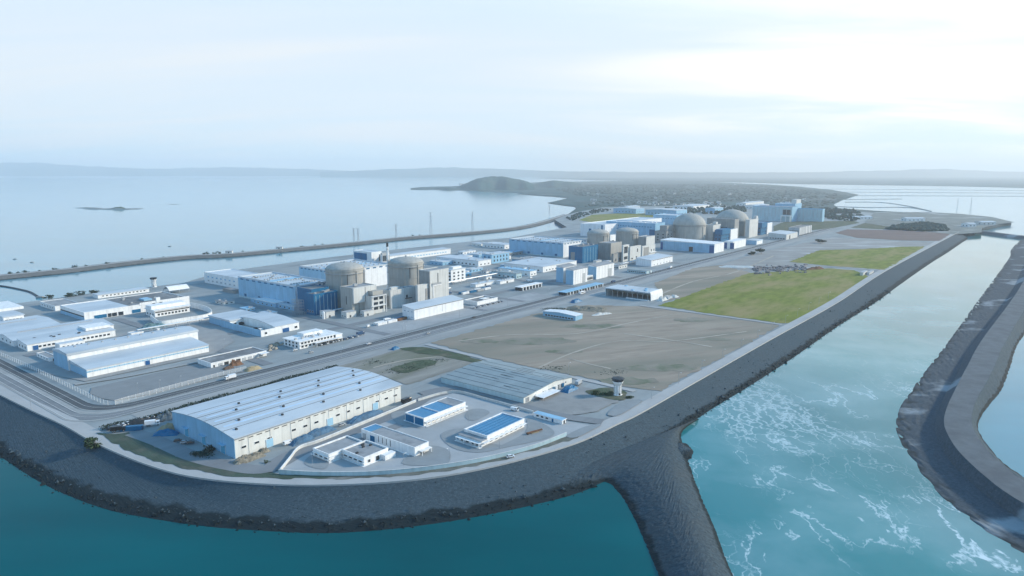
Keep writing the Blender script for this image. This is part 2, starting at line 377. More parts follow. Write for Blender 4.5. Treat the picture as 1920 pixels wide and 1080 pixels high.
# ------------------------------------------------------------------ coast lines (photo points of the top edge and the waterline)
TOP = [(-140, 668), (-70, 705), (0, 742), (60, 772), (120, 800), (165, 826), (200, 843), (260, 868), (330, 890), (400, 902), (480, 909), (560, 912), (640, 911),
       (720, 907), (800, 899), (880, 886), (960, 868), (1040, 846), (1100, 825), (1160, 796), (1202, 776), (1313, 713), (1441, 640), (1572, 567), (1655, 512), (1740, 466), (1799, 435)]
WAT = [(-150, 770), (-70, 812), (0, 855), (63, 896), (125, 927), (203, 955), (282, 971), (376, 985), (469, 993), (600, 999), (700, 994), (800, 983), (900, 967),
       (1000, 946), (1080, 925), (1130, 903), (1170, 880), (1215, 850), (1249, 824), (1290, 797), (1339, 764), (1416, 717), (1501, 661), (1572, 611), (1643, 566), (1691, 531), (1744, 494), (1779, 472), (1815, 447)]
def line3(px, z, n=8): return [Vector((p[0], p[1], z)) for p in smooth_line([tuple(G(u, v, z))[:2] for u, v in px], n)]
topw = line3(TOP, 0.0); watw = line3(WAT, SEA)

def rock_mat(name, c, wet, z0, z1, c2, thr=(.45, .68)):
    m = bpy.data.materials.new(name); m.use_nodes = True; nt = m.node_tree; L = nt.links.new; b = nt.nodes['Principled BSDF']
    b.inputs['Roughness'].default_value = .9; b.inputs['Specular IOR Level'].default_value = .2
    tc = nd(nt, 'ShaderNodeTexCoord')
    n1 = nd(nt, 'ShaderNodeTexNoise'); n1.inputs['Scale'].default_value = .65; n1.inputs['Detail'].default_value = 8; n1.inputs['Roughness'].default_value = .7; L(tc.outputs['Object'], n1.inputs['Vector'])
    rp = nd(nt, 'ShaderNodeValToRGB'); e = rp.color_ramp.elements
    e[0].position = .34; e[0].color = (*[x * .68 for x in c], 1); e[1].position = .68; e[1].color = (*[x * 1.32 for x in c], 1); L(n1.outputs['Fac'], rp.inputs['Fac'])
    n2 = nd(nt, 'ShaderNodeTexNoise'); n2.inputs['Scale'].default_value = .02; n2.inputs['Detail'].default_value = 6; L(tc.outputs['Object'], n2.inputs['Vector'])
    r2 = nd(nt, 'ShaderNodeMapRange'); r2.inputs['From Min'].default_value = thr[0]; r2.inputs['From Max'].default_value = thr[1]; r2.inputs['To Max'].default_value = .8; L(n2.outputs['Fac'], r2.inputs['Value'])
    mx = nd(nt, 'ShaderNodeMix', data_type='RGBA'); mx.inputs['B'].default_value = (*c2, 1); L(r2.outputs[0], mx.inputs['Factor']); L(rp.outputs[0], mx.inputs['A'])
    # light lichen flecks
    n4 = nd(nt, 'ShaderNodeTexNoise'); n4.inputs['Scale'].default_value = 1.4; n4.inputs['Detail'].default_value = 3; L(tc.outputs['Object'], n4.inputs['Vector'])
    r4 = nd(nt, 'ShaderNodeMapRange'); r4.inputs['From Min'].default_value = .62; r4.inputs['From Max'].default_value = .74; r4.inputs['To Max'].default_value = .3; L(n4.outputs['Fac'], r4.inputs['Value'])
    m4 = nd(nt, 'ShaderNodeMix', data_type='RGBA'); m4.inputs['B'].default_value = (.30, .31, .32, 1); L(r4.outputs[0], m4.inputs['Factor']); L(mx.outputs['Result'], m4.inputs['A'])
    # tide mark: weed below a height that wanders
    sx = nd(nt, 'ShaderNodeSeparateXYZ'); L(tc.outputs['Object'], sx.inputs[0])
    n3 = nd(nt, 'ShaderNodeTexNoise'); n3.inputs['Scale'].default_value = .12; n3.inputs['Detail'].default_value = 5; L(tc.outputs['Object'], n3.inputs['Vector'])
    ad = nd(nt, 'ShaderNodeMath', operation='MULTIPLY_ADD'); ad.inputs[1].default_value = 2.4; L(n3.outputs['Fac'], ad.inputs[0]); L(sx.outputs['Z'], ad.inputs[2])
    r3 = nd(nt, 'ShaderNodeMapRange'); r3.inputs['From Min'].default_value = z0 + 1.2; r3.inputs['From Max'].default_value = z1 + 1.2; r3.inputs['To Min'].default_value = 1; r3.inputs['To Max'].default_value = 0; L(ad.outputs[0], r3.inputs['Value'])
    m3 = nd(nt, 'ShaderNodeMix', data_type='RGBA'); m3.inputs['B'].default_value = (*wet, 1); L(r3.outputs[0], m3.inputs['Factor']); L(m4.outputs['Result'], m3.inputs['A'])
    L(m3.outputs['Result'], b.inputs['Base Color'])
    bp = nd(nt, 'ShaderNodeBump'); bp.inputs['Strength'].default_value = .6; bp.inputs['Distance'].default_value = .4; L(n1.outputs['Fac'], bp.inputs['Height']); L(bp.outputs[0], b.inputs['Normal'])
    return m
m_rock = rock_mat('revetment_stone', (.050, .076, .093), (.010, .020, .025), -6.6, -6.1, (.043, .07, .088))
m_spit = rock_mat('spit_gravel', (.046, .07, .086), (.010, .020, .024), -7.2, -6.4, (.058, .066, .07))
m_jet = rock_mat('jetty_stone', (.06, .08, .098), (.015, .025, .03), -8.2, -7.6, (.30, .33, .35), (.57, .64))
def strip(name, lines, m, n, ks, amp, kind='structure', freq=.25, seed=0.0, soft=False):
    """loft a bank through lines of points; ks = cells between neighbouring lines; amp = roughness per line"""
    ls = [resample_n(l, n) for l in lines]; rows = []
    for a in range(len(ls) - 1):
        for k in range(ks[a]):
            t = k / ks[a]; row = [p.lerp(q, t) for p, q in zip(ls[a], ls[a + 1])]
            if soft and 0 < a < len(ls) - 2:
                A, D = ls[a - 1], ls[a + 2]; row = [.5 * (2 * b + (c - a_) * t + (2 * a_ - 5 * b + 4 * c - d) * t * t + (3 * b - a_ - 3 * c + d) * t ** 3) for a_, b, c, d in zip(A, ls[a], ls[a + 1], D)]
            rows.append((row, amp[a] * (1 - t) + amp[a + 1] * t))
    rows.append((ls[-1], amp[-1]))
    vs = []; fs = []
    for r, (row, am) in enumerate(rows):
        for p in row:
            h = mnoise.fractal(Vector((p.x * freq, p.y * freq, seed)), .8, 2.1, 4) + .5 * mnoise.noise(Vector((p.x * .9, p.y * .9, seed + 4)))
            vs.append((p.x + am * .6 * mnoise.noise(Vector((p.x * .3, p.y * .3, 9))), p.y, p.z + am * h))
    for r in range(len(rows) - 1):
        for i in range(n - 1):
            fs.append((r * n + i, (r + 1) * n + i, (r + 1) * n + i + 1, r * n + i + 1))
    o = MB().add(vs, fs).build(name, m)
    if kind: o['kind'] = kind
    return o
def lower(l, other, k, z): return [Vector((q.x + (q.x - p.x) * k, q.y + (q.y - p.y) * k, z)) for p, q in zip(other, l)]
N1 = 1700
ta = resample_n(topw, N1)
def nearest_map(src, dst, back=40, fwd=160):
    d2 = resample_n(dst, len(src) * 2); out = []; k = 0
    for p in src:                                  # walk along the waterline, never backwards
        best = min(range(k, min(len(d2), k + fwd)), key=lambda i: (d2[i].x - p.x) ** 2 + (d2[i].y - p.y) ** 2); out.append(best); k = best
    W_ = 35; sm = [sum(out[max(0, i - W_):i + W_ + 1]) / len(out[max(0, i - W_):i + W_ + 1]) for i in range(len(out))]
    return [d2[min(len(d2) - 1, int(i))].lerp(d2[min(len(d2) - 1, int(i) + 1)], i - int(i)) for i in sm]
wa = nearest_map(ta, watw)
strip('seawall_bank', [ta, wa, lower(wa, ta, .12, SEA - 1.6)], m_rock, N1, [28, 3], [.03, .13, .6], freq=.55)

# spit that leaves the sea wall toward the camera
sp_l = line3([(1060, 930), (1130, 903), (1162, 925), (1188, 968), (1212, 1022), (1236, 1080), (1270, 1180), (1310, 1330)], SEA)
sp_cl = line3([(1092, 868), (1150, 862), (1198, 878), (1230, 920), (1262, 985), (1290, 1060), (1325, 1150), (1368, 1280)], -2.8)
sp_cr = line3([(1288, 786), (1256, 812), (1252, 858), (1276, 920), (1304, 985), (1330, 1055), (1365, 1140), (1415, 1270)], -2.6)
sp_r = line3([(1310, 786), (1278, 812), (1290, 862), (1312, 925), (1338, 985), (1362, 1050), (1400, 1135), (1455, 1260)], SEA)
for l_ in (sp_cl, sp_cr):                         # the root runs into the bank
    for i, p_ in enumerate(l_[:18]): p_.z -= 2.6 * (1 - i / 18) ** 1.2
strip('spit', [lower(sp_l, sp_cl, .12, SEA - 1.6), sp_l, sp_cl, sp_cr, sp_r, lower(sp_r, sp_cr, .12, SEA - 1.6)], m_spit, 260, [2, 16, 8, 14, 2], [.4, .35, .25, .25, .35, .4], freq=.4, soft=True)
m_blob = line3([(1240, 838), (1262, 826), (1290, 832), (1302, 850), (1292, 866), (1266, 872)], SEA)
cen = sum(m_blob, Vector()) / len(m_blob); cen.z = -5.6
strip('rubble_apron', [[cen] * len(m_blob + m_blob[:1]), [cen.lerp(p, .6) + Vector((0, 0, .3)) for p in m_blob + m_blob[:1]], [cen.lerp(p, 1.15) + Vector((0, 0, -.8)) for p in m_blob + m_blob[:1]]], m_rock, 90, [6, 8], [.3, .6, .8])

# right-hand jetty: berm, steep face, crest road, outer face
j_w = line3([(1990, 395), (1913, 451), (1893, 483), (1870, 515), (1836, 561), (1779, 640), (1740, 690), (1711, 730), (1689, 764), (1680, 794), (1687, 824), (1719, 875), (1758, 922), (1805, 965), (1860, 1003), (1920, 1037), (2000, 1075), (2120, 1125)], SEA)
j_b = line3([(2015, 400), (1938, 460), (1920, 495), (1905, 530), (1880, 575), (1820, 650), (1795, 700), (1772, 740), (1757, 780), (1752, 800), (1757, 822), (1778, 860), (1815, 900), (1860, 938), (1905, 968), (1960, 1000), (2040, 1030), (2160, 1075)], -6.2)
j_c = line3([(2030, 396), (1955, 456), (1938, 488), (1922, 522), (1897, 562), (1842, 636), (1815, 684), (1795, 722), (1777, 760), (1770, 786), (1774, 808), (1795, 843), (1832, 880), (1876, 916), (1920, 944), (1975, 974), (2055, 1003), (2175, 1046)], 0)
j_d = line3([(2050, 398), (1985, 458), (1970, 490), (1955, 522), (1932, 562), (1886, 640), (1866, 684), (1851, 714), (1830, 752), (1822, 782), (1826, 805), (1846, 838), (1875, 868), (1912, 896), (1952, 922), (2000, 948), (2080, 980), (2200, 1020)], 0)
j_e = line3([(2070, 404), (2010, 466), (1996, 498), (1982, 530), (1960, 575), (1911, 640), (1893, 690), (1877, 730), (1850, 764), (1834, 792), (1838, 815), (1862, 848), (1890, 876), (1925, 899), (1965, 924), (2012, 950), (2090, 985), (2210, 1022)], SEA)
strip('jetty', [lower(j_w, j_b, .1, SEA - 1.5), j_w, j_b, j_c], m_jet, 500, [2, 10, 8], [.4, .5, .25, .15], seed=3, freq=.5)
strip('jetty_road', [j_c, j_d], mat('jetty_gravel', (.115, .135, .15), .9, .15, .15, col2=(.085, .10, .115), thr=(.45, .65), scale2=.06, bump=.3), 500, [6], [.05, .05], seed=4)
strip('jetty_outer_bank', [j_d, j_e, lower(j_e, j_d, .15, SEA - 1.6)], m_rock, 700, [8, 2], [.3, 1.0, .6], seed=5, freq=.5)

# water bodies beside the plant (own colours: still deep lagoon, churned outfall channel)
lag = [tuple(p)[:2] for p in line3([(-160, 785), (0, 845), (125, 915), (282, 960), (469, 982), (700, 984), (900, 957), (1080, 915), (1150, 890), (1185, 955), (1225, 1040), (1275, 1180), (1315, 1340)], SEA, 4)]
sheet('lagoon_water', lag + [(60, 30), (-420, 30), (-900, 500)], SEA - .1, m_lag, world=True)
c1 = [tuple(p)[:2] for p in line3([(1400, 1270), (1345, 1130), (1300, 985), (1270, 900), (1235, 822), (1290, 785), (1416, 705), (1501, 650), (1643, 555), (1744, 484), (1835, 440)], SEA, 4)]
c2 = [tuple(p)[:2] for p in line3([(1930, 440), (1880, 520), (1800, 640), (1725, 740), (1695, 794), (1735, 875), (1830, 965), (1940, 1030), (2140, 1120), (2600, 1300)], SEA, 4)]
sheet('channel_water', c1 + c2, SEA - .05, m_cha, world=True)

# ------------------------------------------------------------------ land
m_gr = mat('yard_ground', (.275, .30, .305), .9, .14, .06, rot=-AXR, stretch=(.4, 1.4, 1), col2=(.19, .215, .225), thr=(.5, .7), scale2=.02, bump=.15, bscale=.6, coord='Object')
shore = [(1799, 435), (1835, 428), (1870, 421), (1896, 416), (1860, 408), (1800, 401), (1740, 397), (1690, 399), (1640, 399), (1590, 396), (1540, 392), (1450, 388), (1320, 386), (1200, 387), (1130, 389), (1085, 397), (1062, 403), (1040, 412), (1063, 426), (1030, 432), (955, 446), (905, 450),
         (850, 456), (740, 468), (690, 474), (620, 482), (560, 490), (450, 505), (385, 518), (345, 530), (280, 538), (170, 550), (75, 563), (0, 573), (-140, 592)]
land = [tuple(p)[:2] for p in topw] + [tuple(G(u, v, 0))[:2] for u, v in shore[1:]] + [tuple(G(-240, 620, 0))[:2]]
sheet('ground', land, 0.0, m_gr, world=True)
qs = [G(u, v, 0) for u, v in shore]
MB().add([p for p in qs] + [Vector((p.x, p.y, SEA - 2)) + (p - Vector((300, 900, 0))).normalized() * 9 for p in qs], [(i, i + 1, len(qs) + i + 1, len(qs) + i) for i in range(len(qs) - 1)]).build('quay_bank', m_rock)['kind'] = 'structure'

# low land beyond the plant
m_far = mat('wooded_lowland', (.022, .070, .074), .95, .45, .006, stretch=(1, .6, 1), col2=(.09, .125, .13), thr=(.52, .64), scale2=.004, detail=8)
zf = SEA + 1.5
sheet('lowland', [(1062, 404), (1080, 391), (1078, 387), (1052, 384), (1026, 380), (1042, 377), (1066, 371), (1035, 368), (1000, 366), (968, 363), (985, 361), (930, 359.5), (875, 357), (840, 356), (790, 354.5), (768, 353), (790, 350.5), (850, 349), (880, 347.5), (960, 344), (1010, 341.5), (1100, 340),
                  (1200, 339), (1330, 341), (1440, 346), (1500, 350), (1560, 356), (1610, 365), (1580, 374), (1562, 383), (1572, 390), (1640, 395), (1700, 398), (1740, 397), (1760, 410), (1500, 440), (1100, 440)], zf, m_far, zpx=zf)
sheet('far_shore', [(1250, 339.5), (1400, 342), (1500, 345), (1650, 347), (1800, 349), (1920, 352), (2100, 353), (2500, 345), (2500, 330), (1900, 327), (1500, 327), (1100, 330), (1000, 334), (1120, 338)], zf, m_far, zpx=zf)
sheet('far_flats', [(-300, 336), (40, 334), (200, 335), (330, 333.5), (450, 334.5), (560, 332), (700, 331.2), (820, 331.5), (880, 330), (800, 328), (400, 328), (0, 328), (-300, 329)], SEA + .6, mat('tidal_flat', (.36, .38, .40), .6, .3, .0008, stretch=(.4, 2, 1), col2=(.55, .57, .6), thr=(.45, .6), scale2=.0012), zpx=SEA + .6)

def hills(name, u0, u1, prof, dist, depth, m, seed, n=140, k=14, zb=SEA):
    """a range of hills: real height field, crest height from the outline, rough flanks front and back"""
    u0, u1 = prof[0][0], prof[-1][0]; vs = []; fs = []
    for i in range(n):
        u = u0 + (u1 - u0) * i / (n - 1)
        for (ua, va), (ub, vb) in zip(prof, prof[1:]):
            if ua <= u <= ub: v = va + (vb - va) * (u - ua) / (ub - ua)
        d = dist * (1 + .06 * mnoise.noise(Vector((i * .07, seed, 0))))
        hgt = max(0.0, CH + d * (-SP - (v - 540) / F * CP) / (CP - (v - 540) / F * SP) - zb)
        for j in range(k):
            t = j / (k - 1); y = d + (t - .45) * depth; x = (u - 960) / F * d / (CP - (v - 540) / F * SP) * (1 + (t - .45) * depth / d)
            s = math.sin(math.pi * min(1, t / .9)) ** 1.2 if t < .9 else 0
            h = hgt * s * (1 + .14 * mnoise.fractal(Vector((x * 6 / depth, y * 6 / depth, seed)), .9, 2, 5))
            vs.append((x, y, zb - 1 + h))
    for i in range(n - 1):
        for j in range(k - 1): fs.append((i * k + j, (i + 1) * k + j, (i + 1) * k + j + 1, i * k + j + 1))
    o = MB().add(vs, fs).build(name, m, smooth=True); o['kind'] = 'structure'; return o
m_hill = mat('hill_scrub', (.018, .062, .062), .95, .4, .01, col2=(.05, .08, .075), thr=(.5, .68), scale2=.005, detail=8)
hills('headland_hill', 845, 1010, [(852, 354), (865, 347), (882, 340), (905, 333.5), (928, 329.5), (950, 331), (970, 336), (988, 340), (1002, 346)], 6600, 1500, m_hill, 1.0, 70, 16, zf)
hills('headland_point', 766, 880, [(770, 356), (800, 353), (825, 351), (850, 352), (872, 354.5)], 6300, 500, m_hill, 2.0, 50, 10, zf)
hills('low_hill', 985, 1110, [(995, 346), (1015, 341), (1038, 338), (1055, 339), (1090, 344)], 7600, 1500, m_hill, 3.0, 50, 12, zf)
hills('distant_hills', -300, 860, [(-300, 304), (0, 307), (60, 306), (110, 309), (200, 313), (280, 317), (350, 315), (430, 313), (520, 316), (620, 319), (700, 321), (860, 325)], 27000, 5000, m_hill, 4.0)
hills('distant_ridge', 600, 2400, [(600, 323), (760, 316), (850, 314), (950, 317), (1050, 321), (1150, 322), (1300, 323), (1450, 323), (1560, 322), (1650, 320), (1760, 317), (1840, 320), (1920, 323), (2100, 320), (2400, 318)], 23000, 4500, m_hill, 5.0, 200)

# ------------------------------------------------------------------ haze: one even volume round camera and scene
HZ = bpy.data.materials.new('haze_air'); HZ.use_nodes = True; nt = HZ.node_tree; nt.nodes.clear()
pv = nd(nt, 'ShaderNodeVolumePrincipled'); pv.inputs['Color'].default_value = (.965, .985, 1.0, 1); pv.inputs['Density'].default_value = 6.6e-5; pv.inputs['Anisotropy'].default_value = .22
ho = nd(nt, 'ShaderNodeOutputMaterial'); nt.links.new(pv.outputs[0], ho.inputs['Volume'])
hz = MB().box(-40000, 40000, -600, 32000, SEA - 12, 640).build('haze', HZ); hz['kind'] = 'stuff'
# ------------------------------------------------------------------ roads, fields, yards (sheets a few cm apart)
m_asph = mat('asphalt', (.085, .093, .10), .85, .18, .05, rot=-AXR, stretch=(.1, 2.2, 1), col2=(.14, .145, .15), thr=(.5, .75), scale2=.03)
m_asph2 = mat('worn_asphalt', (.20, .21, .22), .85, .12, .05, rot=-AXR, stretch=(.15, 1.8, 1), col2=(.25, .26, .265), thr=(.5, .75), scale2=.03)
m_cpath = mat('concrete_road', (.40, .40, .395), .9, .10, .06, col2=(.31, .315, .315), thr=(.52, .72), scale2=.03)
m_verge = mat('verge_gravel', (.33, .335, .33), .95, .12, .08, rot=-AXR, stretch=(.2, 1.5, 1), col2=(.25, .26, .26), thr=(.5, .7), scale2=.03)
m_grass = mat('meadow_grass', (.16, .185, .025), .95, .28, .08, rot=-AXR, stretch=(.5, 1.3, 1), col2=(.27, .22, .09), thr=(.44, .66), scale2=.02, bump=.3, bscale=.7, detail=8)
m_grass2 = mat('rough_grass', (.06, .085, .05), .95, .35, .1, col2=(.13, .125, .09), thr=(.48, .66), scale2=.06, bump=.4, bscale=.8, detail=8)
m_soil = mat('bare_soil', (.31, .26, .21), .95, .28, .06, rot=-R(20), stretch=(.3, 1.7, 1), col2=(.215, .20, .16), thr=(.44, .60), scale2=.015, bump=.25, bscale=.7, detail=8)
m_soil2 = mat('ploughed_soil', (.16, .115, .105), .95, .2, .04, rot=-R(10), stretch=(.2, 2, 1), bump=.3, bscale=.5)
m_line = mat('road_paint', (.62, .62, .60), .7, .15, .5)
m_kerb = mat('kerb_stone', (.42, .42, .41), .85, .1, .3)
ob = Vector((AX.y, -AX.x, 0))                        # across the site, toward the channel
P0 = G(510, 685)
def ab(a, b): p = P0 + AX * a + ob * b; return (p.x, p.y)
# outer sea-wall road: pale concrete along the whole bank
rw = [Vector(p) for p in topw]
def offset_line(ln, w):
    out = []
    for i, p in enumerate(ln):
        d = (ln[min(i + 1, len(ln) - 1)] - ln[max(0, i - 1)]).normalized(); out.append(p + Vector((-d.y, d.x, 0)) * w)
    return out
def band(name, ln, w0, w1, z, m, kind='structure'):
    z = layer(z)
    a, b = offset_line(ln, w0), offset_line(ln, w1)
    vs = [(p.x, p.y, z) for p in a] + [(p.x, p.y, z) for p in b]; n = len(a)
    o = MB().add(vs, [(i, i + 1, n + i + 1, n + i) for i in range(n - 1)]).build(name, m)
    if kind: o['kind'] = kind
    return o
band('seawall_road', rw, .6, 10.0, .05, m_cpath)
kb = [offset_line(rw, w) for w in (.05, .55)]
n = len(rw); z = .9
MB().add([(p.x, p.y, -.5) for p in kb[0]] + [(p.x, p.y, z) for p in kb[0]] + [(p.x, p.y, z) for p in kb[1]] + [(p.x, p.y, -.5) for p in kb[1]],
         [q for i in range(n - 1) for q in ((i, i + 1, n + i + 1, n + i), (n + i, n + i + 1, 2 * n + i + 1, 2 * n + i), (2 * n + i, 2 * n + i + 1, 3 * n + i + 1, 3 * n + i))]).build('seawall_parapet', m_kerb)['kind'] = 'structure'
# main road: straight dual carriageway on the site axis with a curve round the west yard
def straight(name, a0, a1, b0, b1, z, m):
    z = layer(z)
    o = MB().add([(*ab(a0, b0), z), (*ab(a1, b0), z), (*ab(a1, b1), z), (*ab(a0, b1), z)], [(0, 3, 2, 1)]).build(name, m); o['kind'] = 'structure'; return o
def wrap(name, c, w, z, m, a1=1700, bl=-320, r=24):
    """a lane that comes down the west side, rounds the corner and runs along the site; c = distance from the yard fence"""
    x = -120 - c; y = c
    pts = [ab(x, bl)] + [ab(x, b) for b in (-200, -120, -60, y - r - 20)]
    for k in range(0, 7):
        t = k / 6 * math.pi / 2; pts.append(ab(x + r - r * math.cos(t), y - r + r * math.sin(t)))
    pts += [ab(a, y) for a in (x + r + 25, 0, 120, 300, 600, 1000, 1300, a1)]
    ln = [Vector((p[0], p[1], 0)) for p in smooth_line(pts, 5)]
    return band(name, ln, w / 2, -w / 2, z, m)
wrap('main_road', 9.5, 9, .04, m_asph); wrap('main_road', 22, 9, .04, m_asph2); wrap('road_verge', 15.9, 3.2, .03, m_verge)
straight('road_verge', -118, 1600, 27.8, 43.5, .03, m_verge)
for c in (5.4, 13.6, 17.9, 26.1): wrap('road_line', c, .35, .09, m_line)
for c in (9.5, 22): wrap('road_line', c, .25, .09, m_line)
wrap('kerb', 4.6, .5, .12, m_kerb); wrap('kerb', 27.2, .5, .12, m_kerb)
# inner site roads
for b, a0, a1 in ((-70, 95, 1250), (-130, -10, 60), (-190, -110, 1150)):
    straight('site_road', a0, a1, b, b + 9, .04, m_asph2)
for a, b0, b1 in ((-5, -280, -4), (120, -260, -4), (262, -380, -4), (330, -380, -4), (455, -330, -4), (560, -330, -4), (760, -330, -4)):
    straight('site_road', a, a + 9, b0, b1, .06, m_asph2)
sheet('works_yard', [(640, 655), (700, 612), (900, 570), (1000, 548), (1030, 556), (840, 601)], .03, mat('works_concrete', (.34, .35, .355), .9, .12, .08, rot=-AXR, col2=(.26, .27, .28), thr=(.48, .7), scale2=.03))
# fields on the seaward side of the road
sheet('bare_field', [(806, 643), (905, 616), (1006, 588), (1100, 572), (1205, 575), (1330, 592), (1460, 610), (1424, 632), (1340, 678), (1267, 716), (1238, 733), (1202, 731), (1100, 709), (990, 687), (900, 667)], .03, m_soil, rag=3.5)
sheet('bare_field', [(1226, 531), (1300, 503), (1350, 497), (1408, 511), (1336, 537), (1290, 556), (1240, 566)], .03, m_soil, rag=3.5)
sheet('grass_field', [(1234, 573), (1284, 556), (1334, 537), (1405, 512), (1480, 508), (1555, 503), (1600, 507), (1628, 517), (1627, 523), (1560, 564), (1494, 604), (1470, 607), (1330, 588)], .03, m_grass, rag=3.5)
sheet('grass_field', [(1480, 491), (1537, 469), (1618, 467), (1690, 463), (1736, 462), (1700, 482), (1659, 506), (1549, 498)], .03, m_grass, rag=3.5)
sheet('ploughed_field', [(1566, 437), (1588, 430), (1687, 432), (1783, 438), (1762, 452), (1690, 451), (1606, 446)], .03, m_soil2, rag=3.5)
sheet('grass_field', [(1595, 427), (1622, 418), (1700, 418), (1776, 420), (1790, 430), (1760, 434), (1654, 430)], .03, m_grass2, rag=3.5)
sheet('grass_field', [(1450, 424), (1470, 416), (1600, 414), (1612, 418), (1560, 428), (1500, 434), (1452, 436)], .03, m_grass2, rag=3.5)
sheet('grass_field', [(1085, 413), (1110, 403), (1160, 400), (1245, 401), (1222, 416), (1120, 418)], .03, m_grass, rag=3.5)
sheet('stony_ground', [(1350, 497), (1420, 474), (1560, 445), (1606, 448), (1690, 453), (1752, 455), (1730, 462), (1618, 466), (1537, 468), (1478, 491), (1548, 500), (1480, 507), (1410, 510)], .02, mat('stony_ground', (.28, .275, .265), .95, .2, .05, stretch=(.5, 1.6, 1), col2=(.45, .46, .46), thr=(.56, .66), scale2=.012, bump=.3), rag=3.5)
ribbon('field_path', [(800, 646), (905, 672), (990, 692), (1070, 707), (1190, 734)], 5, .06, m_cpath)
ribbon('field_path', [(1200, 573), (1330, 590), (1466, 609)], 5, .06, m_cpath)
ribbon('field_path', [(1540, 499), (1600, 503), (1660, 508)], 6, .06, m_cpath)
sheet('scrub_lot', [(612, 694), (690, 672), (760, 652), (800, 655), (898, 679), (860, 692), (762, 722), (735, 712), (690, 697)], .03, mat('scrub_soil', (.25, .24, .215), .95, .22, .06, rot=-AXR, stretch=(.3, 1.8, 1), col2=(.16, .165, .12), thr=(.48, .64), scale2=.02, bump=.3), rag=2.0)
sheet('grass_patch', [(732, 694), (748, 686), (790, 676), (822, 678), (800, 690), (760, 700)], .07, m_grass2, smooth=4, rag=2.0)
sheet('grass_patch', [(748, 654), (800, 652), (860, 664), (902, 676), (890, 680), (820, 668), (768, 660)], .07, m_grass2, smooth=3, rag=2.0)
m_trk = mat('dirt_track', (.42, .37, .31), .95, .2, .1, col2=(.25, .225, .19), thr=(.45, .65), scale2=.05)
for q_, w_ in (([(1170, 626), (1230, 634), (1290, 643), (1335, 651)], 3.0), ([(1065, 672), (1105, 683), (1145, 692)], 2.4), ([(860, 640), (960, 628), (1080, 626), (1180, 606), (1260, 590)], 2.6), ([(1010, 690), (1080, 660), (1160, 640), (1260, 640), (1400, 622)], 2.2), ([(1230, 556), (1300, 528), (1380, 510), (1450, 480)], 3.0), ([(700, 690), (760, 676), (840, 668)], 2.0)):
    ribbon('dirt_track', q_, w_, .05, m_trk)
m_stain = mat('damp_soil', (.24, .22, .18), .95, .25, .1, col2=(.13, .15, .10), thr=(.45, .6), scale2=.05)
for c_, rx, ry in (((1240, 690), 70, 7), ((1340, 637), 30, 4), ((1110, 612), 60, 5), ((1010, 640), 70, 7), ((1300, 600), 40, 4), ((1180, 715), 60, 6), ((900, 640), 40, 4), ((1060, 660), 40, 4)):
    sheet('damp_patch', [(c_[0] + rx * math.cos(k * .785), c_[1] + ry * math.sin(k * .785)) for k in range(8)], .04, m_stain, smooth=3, rag=5.0)
# grass slope inside the bend of the sea wall
sheet('grass_bank', [(186, 812), (215, 815), (245, 815), (300, 842), (345, 862), (395, 873), (440, 880), (490, 886), (560, 891), (660, 893), (560, 898), (470, 896), (400, 888), (330, 875), (270, 858), (225, 838)], .05, mat('bank_grass', (.055, .085, .062), .95, .3, .08, col2=(.10, .105, .085), thr=(.5, .68), scale2=.05, bump=.4, detail=8), smooth=3, rag=2.0)
sheet('grass_strip', [(520, 893), (700, 891), (850, 873), (960, 850), (1050, 822), (1120, 800), (1090, 818), (1000, 846), (880, 877), (760, 893), (640, 899)], .04, mat('verge_grass', (.12, .13, .11), .95, .3, .08, col2=(.22, .215, .20), thr=(.46, .64), scale2=.05, bump=.4, detail=8), smooth=3, rag=2.0)
# the walled south yard and the warehouse yard
m_pave = mat('light_paving', (.36, .375, .385), .9, .07, .1, rot=-AXR, col2=(.30, .315, .325), thr=(.5, .72), scale2=.02)
sheet('paved_yard', [(526, 884), (560, 842), (680, 790), (790, 752), (850, 738), (925, 752), (1000, 775), (1065, 792), (1118, 800), (1090, 812), (1000, 838), (880, 866), (740, 884), (620, 889)], .05, m_pave, smooth=0)
m_lot = mat('dark_paving', (.255, .275, .285), .9, .10, .1, rot=-AXR)
for q in ([(570, 868), (590, 852), (616, 858), (612, 880), (585, 878)], [(752, 870), (800, 838), (840, 845), (842, 868), (815, 874)], [(826, 818), (850, 806), (900, 808), (905, 830), (950, 838), (900, 850), (850, 842)],
          [(880, 770), (905, 768), (918, 776), (890, 790), (872, 784)], [(735, 776), (765, 772), (765, 790), (790, 804), (760, 800), (740, 792)], [(990, 785), (1035, 806), (1030, 822), (960, 838), (930, 842), (985, 812)]):
    sheet('parking_apron', q, .09, m_lot, smooth=4)
ribbon('yard_road', [(600, 862), (700, 818), (800, 778), (850, 762)], 7, .08, m_asph2)
ribbon('yard_road', [(500, 886), (520, 866), (560, 846), (660, 812), (770, 765), (800, 748), (835, 738)], 8, .06, m_asph2)
ribbon('yard_road', [(790, 740), (850, 728), (920, 742), (985, 764), (1060, 782), (1130, 792)], 9, .055, m_asph2)
ribbon('yard_road', [(250, 812), (300, 830), (360, 856), (430, 874), (500, 880), (570, 846), (650, 812), (745, 770), (830, 732)], 10, .05, m_asph2)
sheet('storage_yard', [(978, 765), (1075, 720), (1150, 740), (1160, 752), (1120, 772), (1060, 782)], .05, mat('yard_soil', (.27, .27, .265), .95, .15, .08, col2=(.2, .2, .2), thr=(.5, .7), scale2=.04), rag=2.0)
sheet('grass_patch', [(1096, 736), (1130, 728), (1170, 733), (1174, 746), (1160, 752), (1120, 744)], .08, m_grass2, smooth=3, rag=2.0)
sheet('parking_apron', [(1140, 775), (1170, 754), (1205, 752), (1165, 778), (1146, 781)], .08, m_lot, smooth=3)
